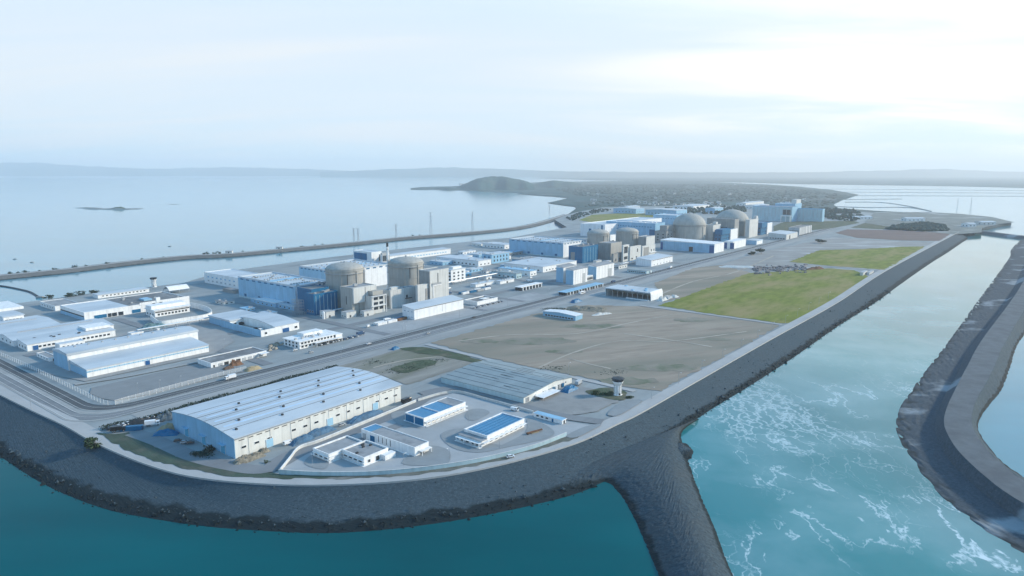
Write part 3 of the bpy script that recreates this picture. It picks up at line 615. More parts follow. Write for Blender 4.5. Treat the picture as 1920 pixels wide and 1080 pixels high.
sheet('parking_apron', [(1062, 818), (1100, 800), (1128, 797), (1110, 808), (1080, 822)], .08, m_lot, smooth=3)
# west compound surfaces
sheet('asphalt_yard', [(168, 738), (172, 728), (400, 676), (470, 695), (410, 707), (282, 740), (215, 752), (190, 748)], .05, mat('yard_asphalt', (.225, .235, .24), .9, .08, .1, rot=-AXR))
ribbon('yard_track', [(140, 722), (240, 706), (330, 688), (395, 674)], 5, .08, m_verge)
sheet('paved_yard', [(40, 690), (165, 655), (235, 625), (330, 590), (400, 600), (440, 640), (400, 664), (160, 716), (110, 706)], .04, mat('compound_paving', (.30, .30, .295), .9, .10, .08, rot=-AXR, col2=(.23, .24, .25), thr=(.5, .7), scale2=.03))

# breakwater across the bay
BWC = [(-160, 538), (-60, 529), (0, 522), (120, 510), (250, 494), (350, 484), (430, 480), (560, 468), (665, 458), (760, 448), (880, 438.5), (960, 430), (1010, 420), (1062, 404)]
bw = line3(BWC, SEA, 5)
def off2(l, w, z): return [Vector((p.x, p.y, z)) for p in offset_line(l, w)]
m_bw = rock_mat('breakwater_stone', (.15, .15, .145), (.03, .035, .035), -7.8, -7.0, (.11, .115, .11))
strip('breakwater', [off2(bw, 22, SEA - 1), off2(bw, 9, -3.4), off2(bw, -6, -3.6), off2(bw, -24, SEA - 1)], m_bw, 420, [5, 3, 5], [.8, .3, .15, .8], seed=8)
strip('breakwater_track', [off2(bw, 3.5, -3.3), off2(bw, -5.5, -3.3)], mat('track_gravel', (.42, .41, .39), .95, .15, .05), 300, [2], [.08, .08], seed=8)
# causeway and salt-pan dikes on the right
def dike(name, px, w, h, m, zb=SEA):
    ln = line3(px, zb, 5); nn = max(20, int(sum((b - a).length for a, b in zip(ln, ln[1:])) / 18))
    return strip(name, [off2(ln, w, zb - 1), off2(ln, w * .35, zb + h), off2(ln, -w * .35, zb + h), off2(ln, -w, zb - 1)], m, nn, [2, 1, 2], [.4, .2, .2, .4], seed=2)
m_dike = mat('dike_earth', (.17, .19, .19), .95, .3, .05)
dike('causeway', [(1780, 438), (1830, 436), (1870, 441), (1920, 447), (1990, 452)], 24, 6, m_jet)
sheet('headland', [(1640, 398), (1720, 398), (1800, 401), (1860, 407), (1902, 417), (1860, 422), (1842, 428), (1840, 436), (1790, 440), (1700, 430), (1620, 418)], .04, mat('headland_ground', (.17, .19, .18), .95, .3, .03, col2=(.36, .37, .37), thr=(.56, .66), scale2=.01), rag=2.0)
for q, w in (([(1562, 387), (1620, 389), (1700, 389), (1745, 396)], 9), ([(1585, 379), (1650, 379.5), (1700, 386), (1745, 396)], 9), ([(1585, 374), (1640, 373.5), (1690, 373)], 12), ([(1560, 367), (1700, 367), (1920, 368), (2050, 368)], 14), ([(1560, 360), (1720, 361), (1920, 362), (2100, 362)], 16), ([(1480, 354), (1700, 355.5), (1920, 357.5), (2100, 358)], 20)):
    dike('salt_pan_dike', q, w * .8, 1.5, m_dike)
# ------------------------------------------------------------------ building kit
class T:
    """a thing on the site: px = (near corner u, v, right end u, left end u, v of the near corner's top) measured on the photo"""
    def __init__(s, name, label, cat, px=None, group=None, rot=AXR, z=0.0, L=None, W=None, H=None, loc=None):
        if px:
            o = G(px[0], px[1], z); d = Vector((math.cos(rot), math.sin(rot), 0)); e = Vector((-d.y, d.x, 0))
            s.L = L or solve_len(o, d, px[2]); s.W = W or solve_len(o, e, px[3]); s.H = H or solve_h(o, px[4])
        else:
            o = Vector(loc); s.L, s.W, s.H = L, W, H
        s.o = o; s.rot = rot
        s.r = tag(empty(name, o, rot), label, cat, group); s.cache = {}; s.roof_ = None
        if px and DEBUG: print('DIM', name, 'L%.0f W%.0f H%.1f' % (s.L, s.W, s.H), label[:40])
    def par_(s, name):                            # what sits on the roof is a piece of the roof
        return s.roof_ if s.roof_ and name in ('roof_vent', 'roof_unit', 'roof_seam', 'roof_patch', 'skylight_strip', 'roof_skylight', 'ridge_vent', 'parapet', 'roof_divider', 'roof_blue', 'roof_grey') else s.r
    def box(s, name, x0, x1, y0, y1, z0, z1, m, parent=None):
        o = MB().box(x0, x1, y0, y1, z0, z1).build(name, m, parent or s.par_(name))
        if name == 'roof' and not s.roof_: s.roof_ = o
        return o
    def many(s, name, m, boxes, parent=None):
        mb = MB()
        for b in boxes: mb.box(*b)
        return mb.build(name, m, parent or s.par_(name))
    def rep(s, name, dims, m, loc, parent=None):      # repeated part sharing one mesh
        k = (name, dims, m.name)
        if k not in s.cache:
            mb = MB().box(-dims[0] / 2, dims[0] / 2, -dims[1] / 2, dims[1] / 2, 0, dims[2]); s.cache[k] = mb.mesh(name, m)
        o = link(name, s.cache[k], parent or s.par_(name)); o.location = loc; return o
    def frame_(s, o, name, w, h, side, d):        # frame round a window or door of the nearer buildings
        if name not in ('window', 'door') or s.o.y > 760: return o
        k = (name, w, h, side)
        if k not in s.cache:
            mb = MB(); f = .12; e = d / 2 + .04; e2 = d / 2 - .1
            for a0, a1, z0, z1 in ((-w / 2 - f, w / 2 + f, h, h + f), (-w / 2 - f, w / 2 + f, -f, -.002), (-w / 2 - f, -w / 2, 0, h - .002), (w / 2, w / 2 + f, 0, h - .002)):
                if side == 'f': mb.box(a0, a1, -e, -e2, z0, z1)
                else: mb.box(-e, -e2, a0, a1, z0, z1)
            s.cache[k] = mb.mesh('frame', M['white2'])
        link('frame', s.cache[k], o); return o
    def front(s, pos, z, w, h, m=None, name='window', y=0.0, d=.14):
        return s.frame_(s.rep(name, (w, d, h), m or M['glass'], (pos, y - d / 2 + .02, z)), name, w, h, 'f', d)
    def end(s, pos, z, w, h, m=None, name='window', x=0.0, d=.14):
        return s.frame_(s.rep(name, (d, w, h), m or M['glass'], (x - d / 2 + .02, pos, z)), name, w, h, 'e', d)
    def row(s, face, n, z, w, h, a=None, b=None, m=None, name='window', off=0.0):
        T_ = s.L if face == 'f' else s.W; a = a if a is not None else T_ * .06; b = b if b is not None else T_ * .94
        for i in range(n):
            p = a + (b - a) * (i + .5) / n
            (s.front if face == 'f' else s.end)(p, z, w, h, m, name, off)
    def flat(s, wall, roof, par=.8, ov=0.0, x0=0, x1=None, y0=0, y1=None, z0=-.3, h=None, pm=None, pt=.35):
        x1 = s.L if x1 is None else x1; y1 = s.W if y1 is None else y1; h = s.H if h is None else h
        zt = h - par
        w = s.box('wall', x0, x1, y0, y1, z0, zt, wall)
        s.box('roof', x0 + pt + .02, x1 - pt - .02, y0 + pt + .02, y1 - pt - .02, zt + .003, zt + .12, roof)
        s.many('parapet', pm or wall, [(x0 - .12, x1 + .12, y0 - .12, y0 + pt, zt + .002, h), (x0 - .12, x1 + .12, y1 - pt, y1 + .12, zt + .002, h),
                                      (x0 - .12, x0 + pt, y0 + pt, y1 - pt, zt + .002, h), (x1 - pt, x1 + .12, y0 + pt, y1 - pt, zt + .002, h)])
        return w
    def slab(s, wall, roof, t=.5, ov=.5, x0=0, x1=None, y0=0, y1=None, z0=-.3, h=None):
        x1 = s.L if x1 is None else x1; y1 = s.W if y1 is None else y1; h = s.H if h is None else h
        s.box('wall', x0, x1, y0, y1, z0, h - t, wall)
        return s.box('roof', x0 - ov, x1 + ov, y0 - ov, y1 + ov, h - t + .002, h, roof)
    def arch(s, wall, roof, rise, x0=0, x1=None, y0=0, y1=None, z0=-.3, h=None, n=14, ov=.5, t=.35, kind='arch'):
        x1 = s.L if x1 is None else x1; y1 = s.W if y1 is None else y1; h = s.H if h is None else h
        def crown(k, r):
            return r * (math.sin(math.pi * k) if kind == 'arch' else (1 - abs(2 * k - 1)) if kind == 'gable' else k)
        if kind == 'gable': n = 2
        if kind == 'mono': n = 1
        arc = [(y0 + (y1 - y0) * i / n, h + crown(i / n, rise)) for i in range(n + 1)]
        MB().profx([(y1, z0)] + arc[::-1] + [(y0, z0)], x0, x1).build('wall', wall, s.r)
        up = [(y + (-ov if i == 0 else ov if i == n else 0), z + t) for i, (y, z) in enumerate(arc)]
        dn = [(y + (-ov if i == 0 else ov if i == n else 0), z + .01) for i, (y, z) in enumerate(arc)]
        o = MB().profx(dn + up[::-1], x0 - ov, x1 + ov).build('roof', roof, s.r); s.roof_ = s.roof_ or o; return o
    def vents(s, n, x0, x1, y0, y1, z, dims=(1.6, 1.6, 1.1), m=None, name='roof_vent', seed=1, grid=None):
        q = random.Random(seed)
        if grid:
            for i in range(grid[0]):
                for j in range(grid[1]): s.rep(name, dims, m or M['steel'], (x0 + (x1 - x0) * (i + .5) / grid[0], y0 + (y1 - y0) * (j + .5) / grid[1], z))
        else:
            for i in range(n): s.rep(name, dims, m or M['steel'], (q.uniform(x0, x1), q.uniform(y0, y1), z))
DEBUG = False
def at(px, z=0.0): return G(px[0], px[1], z)
# vehicles --------------------------------------------------------------
_veh = {}
def veh_parts(kind, paint):
    k = (kind, paint.name)
    if k in _veh: return _veh[k]
    mb = MB(); gl = MB(); P = []
    if kind == 'car':
        mb.profx([(-.85, .35), (.85, .35), (.85, .75), (.8, .95), (-.8, .95), (-.85, .75)], -2.2, 2.2); mb.add([(-1.5, -.68, 1.45), (.6, -.68, 1.45), (.6, .68, 1.45), (-1.5, .68, 1.45), (-2.0, -.78, .95), (1.3, -.78, .95), (1.3, .78, .95), (-2.0, .78, .95)], [(0, 1, 2, 3)])
        gl.add([(-1.48, -.67, 1.43), (.58, -.67, 1.43), (.58, .67, 1.43), (-1.48, .67, 1.43), (-2.0, -.78, .95), (1.3, -.78, .95), (1.3, .78, .95), (-2.0, .78, .95)], [(4, 5, 1, 0), (5, 6, 2, 1), (6, 7, 3, 2), (7, 4, 0, 3)])
        wh = [(-1.35, .8), (1.35, .8), (-1.35, -.8), (1.35, -.8)]; wr = .33
    elif kind == 'van':
        mb.profx([(-.95, .4), (.95, .4), (.95, 1.9), (.85, 2.15), (-.85, 2.15), (-.95, 1.9)], -2.6, 1.7); mb.add([(1.7, -.95, .4), (2.6, -.95, .4), (2.6, -.95, 1.1), (1.7, -.95, 1.9), (1.7, .95, .4), (2.6, .95, .4), (2.6, .95, 1.1), (1.7, .95, 1.9)], [(0, 1, 2, 3), (7, 6, 5, 4), (1, 5, 6, 2)])
        gl.add([(1.72, -.9, 1.88), (2.58, -.9, 1.12), (2.58, .9, 1.12), (1.72, .9, 1.88)], [(0, 1, 2, 3)]); gl.box(.5, 1.5, -.97, .97, 1.3, 1.8); gl.box(-2.62, -2.58, -.7, .7, 1.3, 1.85)
        wh = [(-1.6, .88), (1.6, .88), (-1.6, -.88), (1.6, -.88)]; wr = .36
    elif kind == 'bus':
        mb.profx([(-1.25, .4), (1.25, .4), (1.25, 2.7), (1.1, 3.0), (-1.1, 3.0), (-1.25, 2.7)], -5.5, 5.5)
        gl.box(-5.0, 4.9, -1.27, 1.27, 1.5, 2.4); gl.box(5.48, 5.53, -1.05, 1.05, 1.2, 2.5)
        wh = [(-3.4, 1.1), (3.4, 1.1), (-3.4, -1.1), (3.4, -1.1)]; wr = .5
    else:                                                    # truck
        mb.box(-4.0, 1.8, -1.25, 1.25, 1.0, 3.3); mb.box(-4.0, 3.9, -.5, .5, .6, .98); mb.profx([(-1.15, .6), (1.15, .6), (1.15, 2.4), (.95, 2.75), (-.95, 2.75), (-1.15, 2.4)], 2.1, 4.0)
        gl.box(3.98, 4.03, -1.0, 1.0, 1.6, 2.4); gl.box(2.6, 3.6, -1.17, 1.17, 1.6, 2.3)
        wh = [(-2.8, 1.05), (-1.5, 1.05), (3.0, 1.05), (-2.8, -1.05), (-1.5, -1.05), (3.0, -1.05)]; wr = .5
    w = MB(); w.bar((0, -.14, 0), (0, .14, 0), wr, n=12); hb = MB(); hb.bar((0, -.155, 0), (0, .155, 0), wr * .55, n=8)
    _veh[k] = (mb.mesh('body', paint), gl.mesh('window', M['glass']), w.mesh('wheel', M['rubber']), wh, wr, hb.mesh('rim', M['steel'])); return _veh[k]
def vehicle(kind, px, rz, paint, label, group=None, name=None, z=.5):
    b, g, w, wh, wr, hb = veh_parts(kind, paint); nm = {'car': 'parked_car', 'van': 'parked_van', 'truck': 'parked_truck', 'bus': 'parked_bus'}[kind]
    r = tag(empty(name or nm, at(px) + Vector((0, 0, z)), rz), label, kind, group)
    link('body', b, r); link('window', g, r)
    for x, y in wh: o = link('wheel', w, r); o.location = (x, y, wr); link('rim', hb, o)
    return r
# vegetation ------------------------------------------------------------
def crown(name, m, rad, n, parent, c=(0, 0, 0), seed=0, leaf=.5, blobs=9):
    q = random.Random(seed); mb = MB(); cs = []
    for i in range(blobs):
        while True:
            p = Vector((q.uniform(-1, 1), q.uniform(-1, 1), q.uniform(-1, 1)))
            if .25 < p.length < .85: break
        cs.append((p, q.uniform(.28, .5)))
    for i in range(n):
        p, r = cs[i % blobs]; d = Vector((q.gauss(0, 1), q.gauss(0, 1), q.gauss(0, 1))).normalized() * r * (q.random() ** .4)
        x = p + d; x = Vector((x.x * rad[0] + c[0], x.y * rad[1] + c[1], x.z * rad[2] + c[2]))
        if x.z < .05: x.z = .05 + q.random() * .2
        a = Vector((q.gauss(0, 1), q.gauss(0, 1), q.gauss(0, 1) + .4)).normalized(); b = a.orthogonal().normalized(); e = a.cross(b); s = leaf * q.uniform(.5, 1.2)
        mb.add([x - b * s, x - e * s * .7, x + b * s, x + e * s * .7], [(0, 1, 2, 3)])
    return mb.build(name, m, parent)
def tree(px, h, w, label, name='tree', cat='tree', group=None, seed=0, m=None, n=500, zb=0.0):
    r = tag(empty(name, at(px, zb)), label, cat, group); q = random.Random(seed)
    mb = MB().bar((0, 0, -.3), (.1 * h * .2, 0, h * .45), h * .035, h * .022)
    for i in range(4):
        a = q.uniform(0, 6.28); mb.bar((.02 * h, 0, h * (.3 + .04 * i)), (math.cos(a) * w * .3, math.sin(a) * w * .3, h * (.55 + .08 * i)), h * .016, h * .006)
    mb.build('trunk', M['trunk'], r)
    crown('crown', m or M['leaf'], (w / 2, w / 2, h * .36), n, r, (0, 0, h * .62), seed, leaf=w * .07)
    return r
def bush(px, h, w, label, name='bush', cat='bush', group=None, seed=0, m=None, n=300, l=None, rz=0, zb=0.0):
    r = tag(empty(name, at(px, zb), rz), label, cat, group)
    crown('foliage', m or M['leaf'], ((l or w) / 2, w / 2, h * .55), n, r, (0, 0, h * .45), seed, leaf=w * .06 if not l else .5, blobs=12)
    mb = MB(); q = random.Random(seed + 1)
    for i in range(5): mb.bar((q.uniform(-.1, .1) * w, q.uniform(-.1, .1) * w, -.2), (q.uniform(-.3, .3) * w, q.uniform(-.3, .3) * w, h * .6), .06 * h ** .5, .02)
    mb.build('stem', M['trunk'], r); return r
def fx(t, u): return solve_len(t.o, Vector((math.cos(t.rot), math.sin(t.rot), 0)), u)
def ey(t, u): return solve_len(t.o, Vector((-math.sin(t.rot), math.cos(t.rot), 0)), u)
def heap(name, label, cat, px, l, w, h, m, rz=AXR, seed=0, group=None, rough=.3, kind=None, z=.0, edge=.12):
    n = 18; vs = []; fs = []
    for i in range(n):
        for j in range(n):
            x, y = 2 * i / (n - 1) - 1, 2 * j / (n - 1) - 1; r = max(abs(x), abs(y)) * .5 + .5 * min(1, math.hypot(x, y)) + (edge - .12) * 1.6 * max(0, mnoise.noise(Vector((x * 3, y * 3, seed + 3))))
            k = max(0.0, 1 - r ** 3.2)
            k *= 1 + rough * mnoise.noise(Vector((x * 2.3, y * 2.3, seed))) + rough * .5 * mnoise.noise(Vector((x * 6, y * 6, seed)))
            e = 1 + edge * mnoise.noise(Vector((x * 1.7, y * 1.7, seed + 5)))
            vs.append((x * l / 2 * e, y * w / 2 * e, h * k - .05))
    for i in range(n - 1):
        for j in range(n - 1): fs.append((i * n + j, (i + 1) * n + j, (i + 1) * n + j + 1, i * n + j + 1))
    o = MB().add(vs, fs).build(name, m); o.location = at(px) + Vector((0, 0, z)); o.rotation_euler = (0, 0, rz)
    return tag(o, label, cat, group, kind)

# ---- the big arched warehouse by the sea wall
t = T('warehouse', 'largest warehouse, with pale blue arched roof and long cream wall, by the sea wall', 'warehouse', (442, 860, 752, 326, 823))
RISE = 2.7
t.arch(M['cream'], M['roofw'], RISE, ov=.6)
MB().profx([(t.W, 0)] + [(t.W * i / 14, t.H + RISE * math.sin(math.pi * i / 14) - .02) for i in range(14, -1, -1)] + [(0, 0)], -.25, -.02).build('end_wall', M['bluel'], t.r)  # end away from the sun: its blue shade is put into the colour
def rz_(k): return t.H + RISE * math.sin(math.pi * k) + .33
for k, w in ((.16, .16), (.30, .3), (.44, .16), (.56, .26), (.72, .16)):
    t.box('roof_seam', -.4, t.L + .4, k * t.W - w / 2, k * t.W + w / 2, rz_(k), rz_(k) + .14, M['seam'])
for k in (.23, .37, .50, .64):
    a = MB(); y0, y1 = k * t.W - 1.0, k * t.W + 1.0
    a.add([(3, y0, rz_(y0 / t.W) + .06), (t.L - 3, y0, rz_(y0 / t.W) + .06), (t.L - 3, y1, rz_(y1 / t.W) + .06), (3, y1, rz_(y1 / t.W) + .06)], [(0, 1, 2, 3)]).build('skylight_strip', mat('skylight_sheet', (.48, .60, .72), .3, .08, .2), t.roof_)
for i in range(16):
    k = (.12, .26, .48, .62)[i % 4]; t.rep('roof_vent', (1.1, 1.1, .9), M['dark'], (6 + i * 7.1, k * t.W, rz_(k)))
for i in range(22): t.front(4 + i * (t.L - 8) / 21, t.H - 2.0, 3.2, .42, M['seam'], 'slit_window')
for i in range(15):
    x = 5 + i * (t.L - 10) / 14
    if i not in (3, 7, 11): t.front(x, 4.4, 2.7, 1.15)
for u in (506, 619, 704): t.front(fx(t, u), .05, 4.2, 4.6, M['door'], 'door', d=.3)
for i in range(9): t.front(8 + i * 13.1, .2, .3, t.H - .8, M['cream'], 'pilaster', d=.22)
for u in (352, 384, 420):
    y = ey(t, u); t.end(y, .05, 4.6, 5.0, mat('cyan_door', (.10, .36, .52), .5, .1, .3, rib=1.5, ribdir='Z'), 'door', x=-.25, d=.2)
    t.box('awning', -2.2, -.2, y - 3, y + 3, 5.3, 5.5, M['bluel'])
t.box('gutter', -.5, t.L + .5, -.9, -.62, t.H - .35, t.H - .02, M['steel'])

# ---- the weathered warehouse behind the walled yard
t = T('warehouse', 'weathered teal-roofed warehouse standing beside the white guard tower', 'warehouse', (982, 757, 1072, 828, 746))
RI = 2.6; xm = t.L * .62
def zr(x): return t.H + RI * (x / xm if x < xm else (t.L - x) / (t.L - xm))
MB().profy([(0, -.3), (0, t.H), (xm, t.H + RI), (t.L, t.H), (t.L, -.3)][::-1], 0, t.W).build('wall', M['cream'], t.r)
rf_ = MB().profy([(-.5, t.H - .05), (xm, t.H + RI + .02), (t.L + .5, t.H - .05), (t.L + .5, t.H + .3), (xm, t.H + RI + .36), (-.5, t.H + .3)], -.5, t.W + .5).build('roof', M['rooft'], t.r)
for k in (.1, .24, .38, .52, .66, .82):
    x = k * t.L; MB().profy([(x - .09, zr(x) + .2), (x + .09, zr(x) + .2), (x + .09, zr(x) + .5), (x - .09, zr(x) + .5)], 0, t.W).build('roof_seam', M['darkroof'], rf_)
q = random.Random(3)
for i in range(14):
    x = q.choice((.17, .31, .45, .59, .74, .9)) * t.L; a = q.uniform(2, t.W - 16); MB().profy([(x - .3, zr(x) + .2), (x + .3, zr(x) + .2), (x + .3, zr(x) + .5), (x - .3, zr(x) + .5)], a, a + q.uniform(5, 14)).build('roof_patch', M['darkroof'], rf_)
t.row('e', 9, t.H * .45, 1.6, 1.1); t.row('f', 5, t.H * .5, 1.4, .9, 8)
t.front(4, .05, 3.4, 3.4, M['steel'], 'door', d=.25)
t.box('end_wall', -.2, -.02, 0, t.W, 0, t.H - .1, M['teal'])  # shaded end of the cream shed, its shade painted in teal
t = T('canopy', 'white open-sided canopy in front of the teal-roofed warehouse', 'canopy', (1019, 753, 1051, 1000, 747))
t.box('roof', 0, t.L, 0, t.W, t.H, t.H + .25, M['white'])
for x in (.4, t.L - .4):
    for y in (.4, t.W - .4): t.box('post', x - .12, x + .12, y - .12, y + .12, 0, t.H - .002, M['steel'])
heap('tarp_stack', 'blue tarpaulin-covered stack beside the white canopy', 'stack', (1068, 732), 16, 8, 3.2, M['bluep'], seed=2)
vehicle('truck', (1085, 722), AXR + .2, M['scar'], 'grey truck parked behind the blue stack by the teal-roofed warehouse')

# ---- guard towers
def guard_tower(px, label, k=1.0):
    r = tag(empty('guard_tower', at(px), R(20)), label, 'guard tower', None); n = 8
    MB().lathe([(3.4, -.3), (3.3, .8), (2.75, 1.0), (2.5, 5.5), (2.55, 7.6), (3.7, 9.6), (3.8, 10.3)], n=n, a0=R(22.5)).build('shaft', M['white2'], r)
    MB().lathe([(3.85, 10.31), (4.4, 11.9)], n=n, a0=R(22.5)).build('cab_window', M['glass'], r)
    rf = MB().lathe([(4.6, 11.91), (4.6, 12.2), (4.2, 12.5), (1.0, 12.7)], n=n, a0=R(22.5)).build('roof', M['dark'], r)
    b = MB()
    for i in range(n):
        a = 2 * math.pi * i / n; b.box(2.7 * math.cos(a) - .14, 2.7 * math.cos(a) + .14, 2.7 * math.sin(a) - .14, 2.7 * math.sin(a) + .14, 1, 8)
    b.build('rib', M['concl'], r)
    MB().box(-.5, .5, -3.0, -2.6, 0, 2.2).build('door', M['dark'], r)
    MB().bar((1, 0, 12.4), (1, 0, 16), .06).build('aerial', M['steel'], rf); r.scale = (k, k, k); return r
guard_tower((1158, 741), 'white guard tower with dark flared cab beside the sea-wall road', .98)
guard_tower((289, 538), 'small white guard tower on the bay shore behind the grey-roofed works hall')

# ---- four small buildings in the walled yard
def apron(t, h=.7, e=1.2, m=None): t.box('plinth', -e, t.L + e, -e, t.W + e, -.3, h, m or M['white2'])
t = T('office_block', 'long white block with flat blue roof and blue end panels, nearest the big warehouse', 'building', (795, 801, 873, 760, 784))
apron(t, .6, .9); t.flat(M['white2'], M['roofb'], .6, z0=.4); z = t.H - .6
t.box('roof_grey', t.L * .74, t.L - .4, .4, t.W - .4, z + .14, z + .3, M['greyroof']); t.box('roof_divider', t.L * .36, t.L * .36 + .4, .4, t.W - .4, z + .13, z + .7, M['white2'])
for a, b in ((.03, .47), (.53, .97)): t.box('end_panel', -.16, -.03, t.W * a, t.W * b, .7, z - .2, M['bluep'])
t.row('f', 9, 1.6, 1.7, 1.9); t.box('balcony', 0, t.L, -2.2, -.15, .61, .85, M['white2']); [t.rep('column', (.3, .3, t.H * .55 - .86), M['white2'], (t.L * i / 9, -1.95, .86)) for i in range(1, 9)]
t.box('eave', 0, t.L, -2.3, -.14, t.H * .55 + .002, t.H * .55 + .3, M['white2'])
t = T('office_block', 'white grey-roofed block with a blue strip at its far end, second from the sea wall', 'building', (778, 858, 804, 678, 839))
apron(t, .4, .5); t.flat(M['white2'], M['greyroof'], .5, z0=.3, pm=M['white2']); z = t.H - .5
t.box('roof_blue', .4, t.L - .4, t.W * .84, t.W - .4, z + .14, z + .4, M['roofb'])
t.end(t.W * .78, .5, 4, 3.4, M['bluep'], 'door'); t.row('e', 4, 1.4, .35, 3.4, t.W * .4, t.W * .7, M['seam'], 'downpipe'); t.end(t.W * .94, .5, 3, 3.2, M['grey'], 'door')
t.front(t.L * .5, .4, 2.4, 2.6, M['dark'], 'door'); t.front(t.L * .8, 1.5, 1.5, 1.4); t.box('porch', t.L * .25, t.L, -2.6, -.14, t.H * .5, t.H * .5 + .3, M['white2'])
[t.rep('porch_post', (.3, .3, t.H * .5 + .09), M['white2'], (x, -2.35, -.1)) for x in (t.L * .3, t.L - .3)]
t = T('office_block', 'stepped L-shaped white block with grey flat roof, nearest the sea wall', 'building', (683, 875, 728, 642, 858))
W2 = ey(t, 601)
t.flat(M['white2'], M['greyroof'], .9, pt=.4)
xs = -t.L * .52
pts_y0 = t.W
t.flat(M['white2'], M['greyroof'], .9, x0=xs, x1=t.L * .86, y0=pts_y0 + .15, y1=pts_y0 + 13.5, pt=.4)
for zz in (t.H * .30, t.H * .62):
    t.box('ledge', -.7, -.14, 0, t.W - .1, zz, zz + .35, M['white2']); t.box('ledge', xs - .7, xs - .14, pts_y0 + .2, pts_y0 + 13.4, zz, zz + .35, M['white2']); t.box('ledge', xs, -.2, pts_y0 - .55, pts_y0 + .02, zz, zz + .35, M['white2'])
t.box('plinth', xs - 1.2, t.L * .86 + 1, pts_y0 - 1.0, pts_y0 + 14.6, -.2, .5, M['white2']); t.box('plinth', -1.2, t.L + 1, -1, pts_y0 - 1.01, -.2, .5, M['white2'])
t.row('e', 4, 1.0, 2.6, 1.6, 1, t.W - 1); 
for i in range(3): t.end(pts_y0 + 2.6 + i * 4.2, 1.0, 2.4, 1.5, x=xs)
t.front(t.L * .55, .4, 2.4, 2.6, M['dark'], 'door'); t.front(t.L * .2, 1.4, 1.5, 1.5)
t.box('annex', t.L * .68, t.L * 1.12, -3.6, -.13, -.2, t.H * .62, M['white2'])
t.vents(5, 2, t.L - 2, 2, t.W - 2, t.H - .75, (1.4, .9, .8), M['dark'], 'roof_unit', 5)
t = T('office_block', 'bright blue-roofed white block with white parapets, farthest right in the walled yard', 'building', (903, 840, 983, 860, 822))
apron(t, .35, .7); t.flat(M['white2'], M['roofb'], .7, x0=t.L * .12, z0=.3, pt=.5); z = t.H - .7
for i in range(1, 6): t.box('roof_seam', t.L * .12 + .6, t.L - .6, t.W * i / 6 - .08, t.W * i / 6 + .08, z + .13, z + .26, M['bluep'])
t.slab(M['white2'], M['greyroof'], .4, .3, x0=0, x1=t.L * .12 - .2, h=t.H * .72); t.row('f', 7, 1.2, 2.0, 2.0, t.L * .15, t.L * .97); t.row('e', 4, .8, 2.0, 2.2)
t.box('balcony', -2.6, -.4, -1, t.W + 1, .36, .6, M['white2']); [t.rep('column', (.3, .3, 2.3), M['white2'], (-2.25, y, .61)) for y in (.15, t.W * .33, t.W * .66, t.W - .15)]
t.box('eave', -2.6, -.4, -.4, t.W + .4, 2.91, 3.1, M['white2']); t.box('eave', 0, t.L, -2.0, -.15, t.H * .5, t.H * .5 + .25, M['white2'])
t = T('gatehouse', 'long low white shed in front of the bare storage yard', 'shed', (1054, 797, 1061, 1001, 788))
t.slab(M['white2'], M['white'], .4, .5); t.box('roof_seam', -.3, t.L + .3, 0, t.W, t.H + .003, t.H + .1, M['bluel']); t.end(t.W * .33, .2, 1.3, 2.4, M['bluep'], 'door'); t.row('e', 3, 1.3, 1.8, 1.0, t.W * .45, t.W * .95); t.front(t.L * .5, .2, 1.6, 2.3, M['dark'], 'door')
# walled yard boundary
def wall_line(name, label, px, h, m, w=.35, cat='wall', n=6, cap=None):
    ln = [Vector((p[0], p[1], 0)) for p in smooth_line([tuple(at(p))[:2] for p in px], n)]
    a, b = offset_line(ln, w / 2), offset_line(ln, -w / 2); k = len(ln); o0 = ln[0]
    def ringm(a, b, z0, z1):
        v = [(p.x - o0.x, p.y - o0.y, z0) for p in a] + [(p.x - o0.x, p.y - o0.y, z1) for p in a] + [(p.x - o0.x, p.y - o0.y, z1) for p in b] + [(p.x - o0.x, p.y - o0.y, z0) for p in b]
        f = [q for i in range(k - 1) for q in ((i, i + 1, k + i + 1, k + i), (k + i, k + i + 1, 2 * k + i + 1, 2 * k + i), (2 * k + i, 2 * k + i + 1, 3 * k + i + 1, 3 * k + i))] + [(0, k, 2 * k, 3 * k), (k - 1, 4 * k - 1, 3 * k - 1, 2 * k - 1)]
        return MB().add(v, f)
    r = tag(empty(name, o0), label, cat)
    ringm(a, b, -.2, h).build('wall', m, r)
    a, b = offset_line(ln, w / 2 + .12), offset_line(ln, -w / 2 - .12); ringm(a, b, h + .002, h + .18).build('coping', cap or M['concl'], r)
    return r
wall_line('boundary_wall', 'long low teal-grey wall round the front of the office yard', [(523, 889), (600, 893), (700, 892), (800, 883), (900, 867), (1000, 842), (1062, 818)], 2.4, M['teal'])
wall_line('boundary_wall', 'curved white wall between the office yard and the big warehouse', [(526, 886), (545, 862), (562, 843), (600, 830), (680, 797), (780, 755)], 2.0, M['concl'], cap=M['white2'])
wall_line('boundary_wall', 'straight pale wall between the office yard and the weathered warehouse', [(784, 753), (850, 737), (915, 752), (990, 773), (1000, 776)], 1.8, M['concl'])
vehicle('van', (965, 771), AXR - R(80), M['wcar'], 'white van with blue windows parked behind the bright blue-roofed block')
r = tag(empty('timber_stack', at((1002, 813)), R(35)), 'dark beam lying on a tan crate in the empty right part of the office yard', 'timber')
for i in range(3): MB().bar((-5.5, -.5 + i * .5, 1.4 + .3 * (i == 1)), (5.5, -.5 + i * .5, 1.4 + .3 * (i == 1)), .28, n=8).build('beam', M['brown'], r)
MB().box(-2.5, 3, -.7, .7, 0, 1.1).build('crate', M['tan'], r); MB().box(-5.3, -4.6, -.6, .6, 0, 1.1).build('trestle', M['dark'], r)
vehicle('car', (957, 859), R(20), M['wcar'], 'white car parked alone below the office-yard wall')
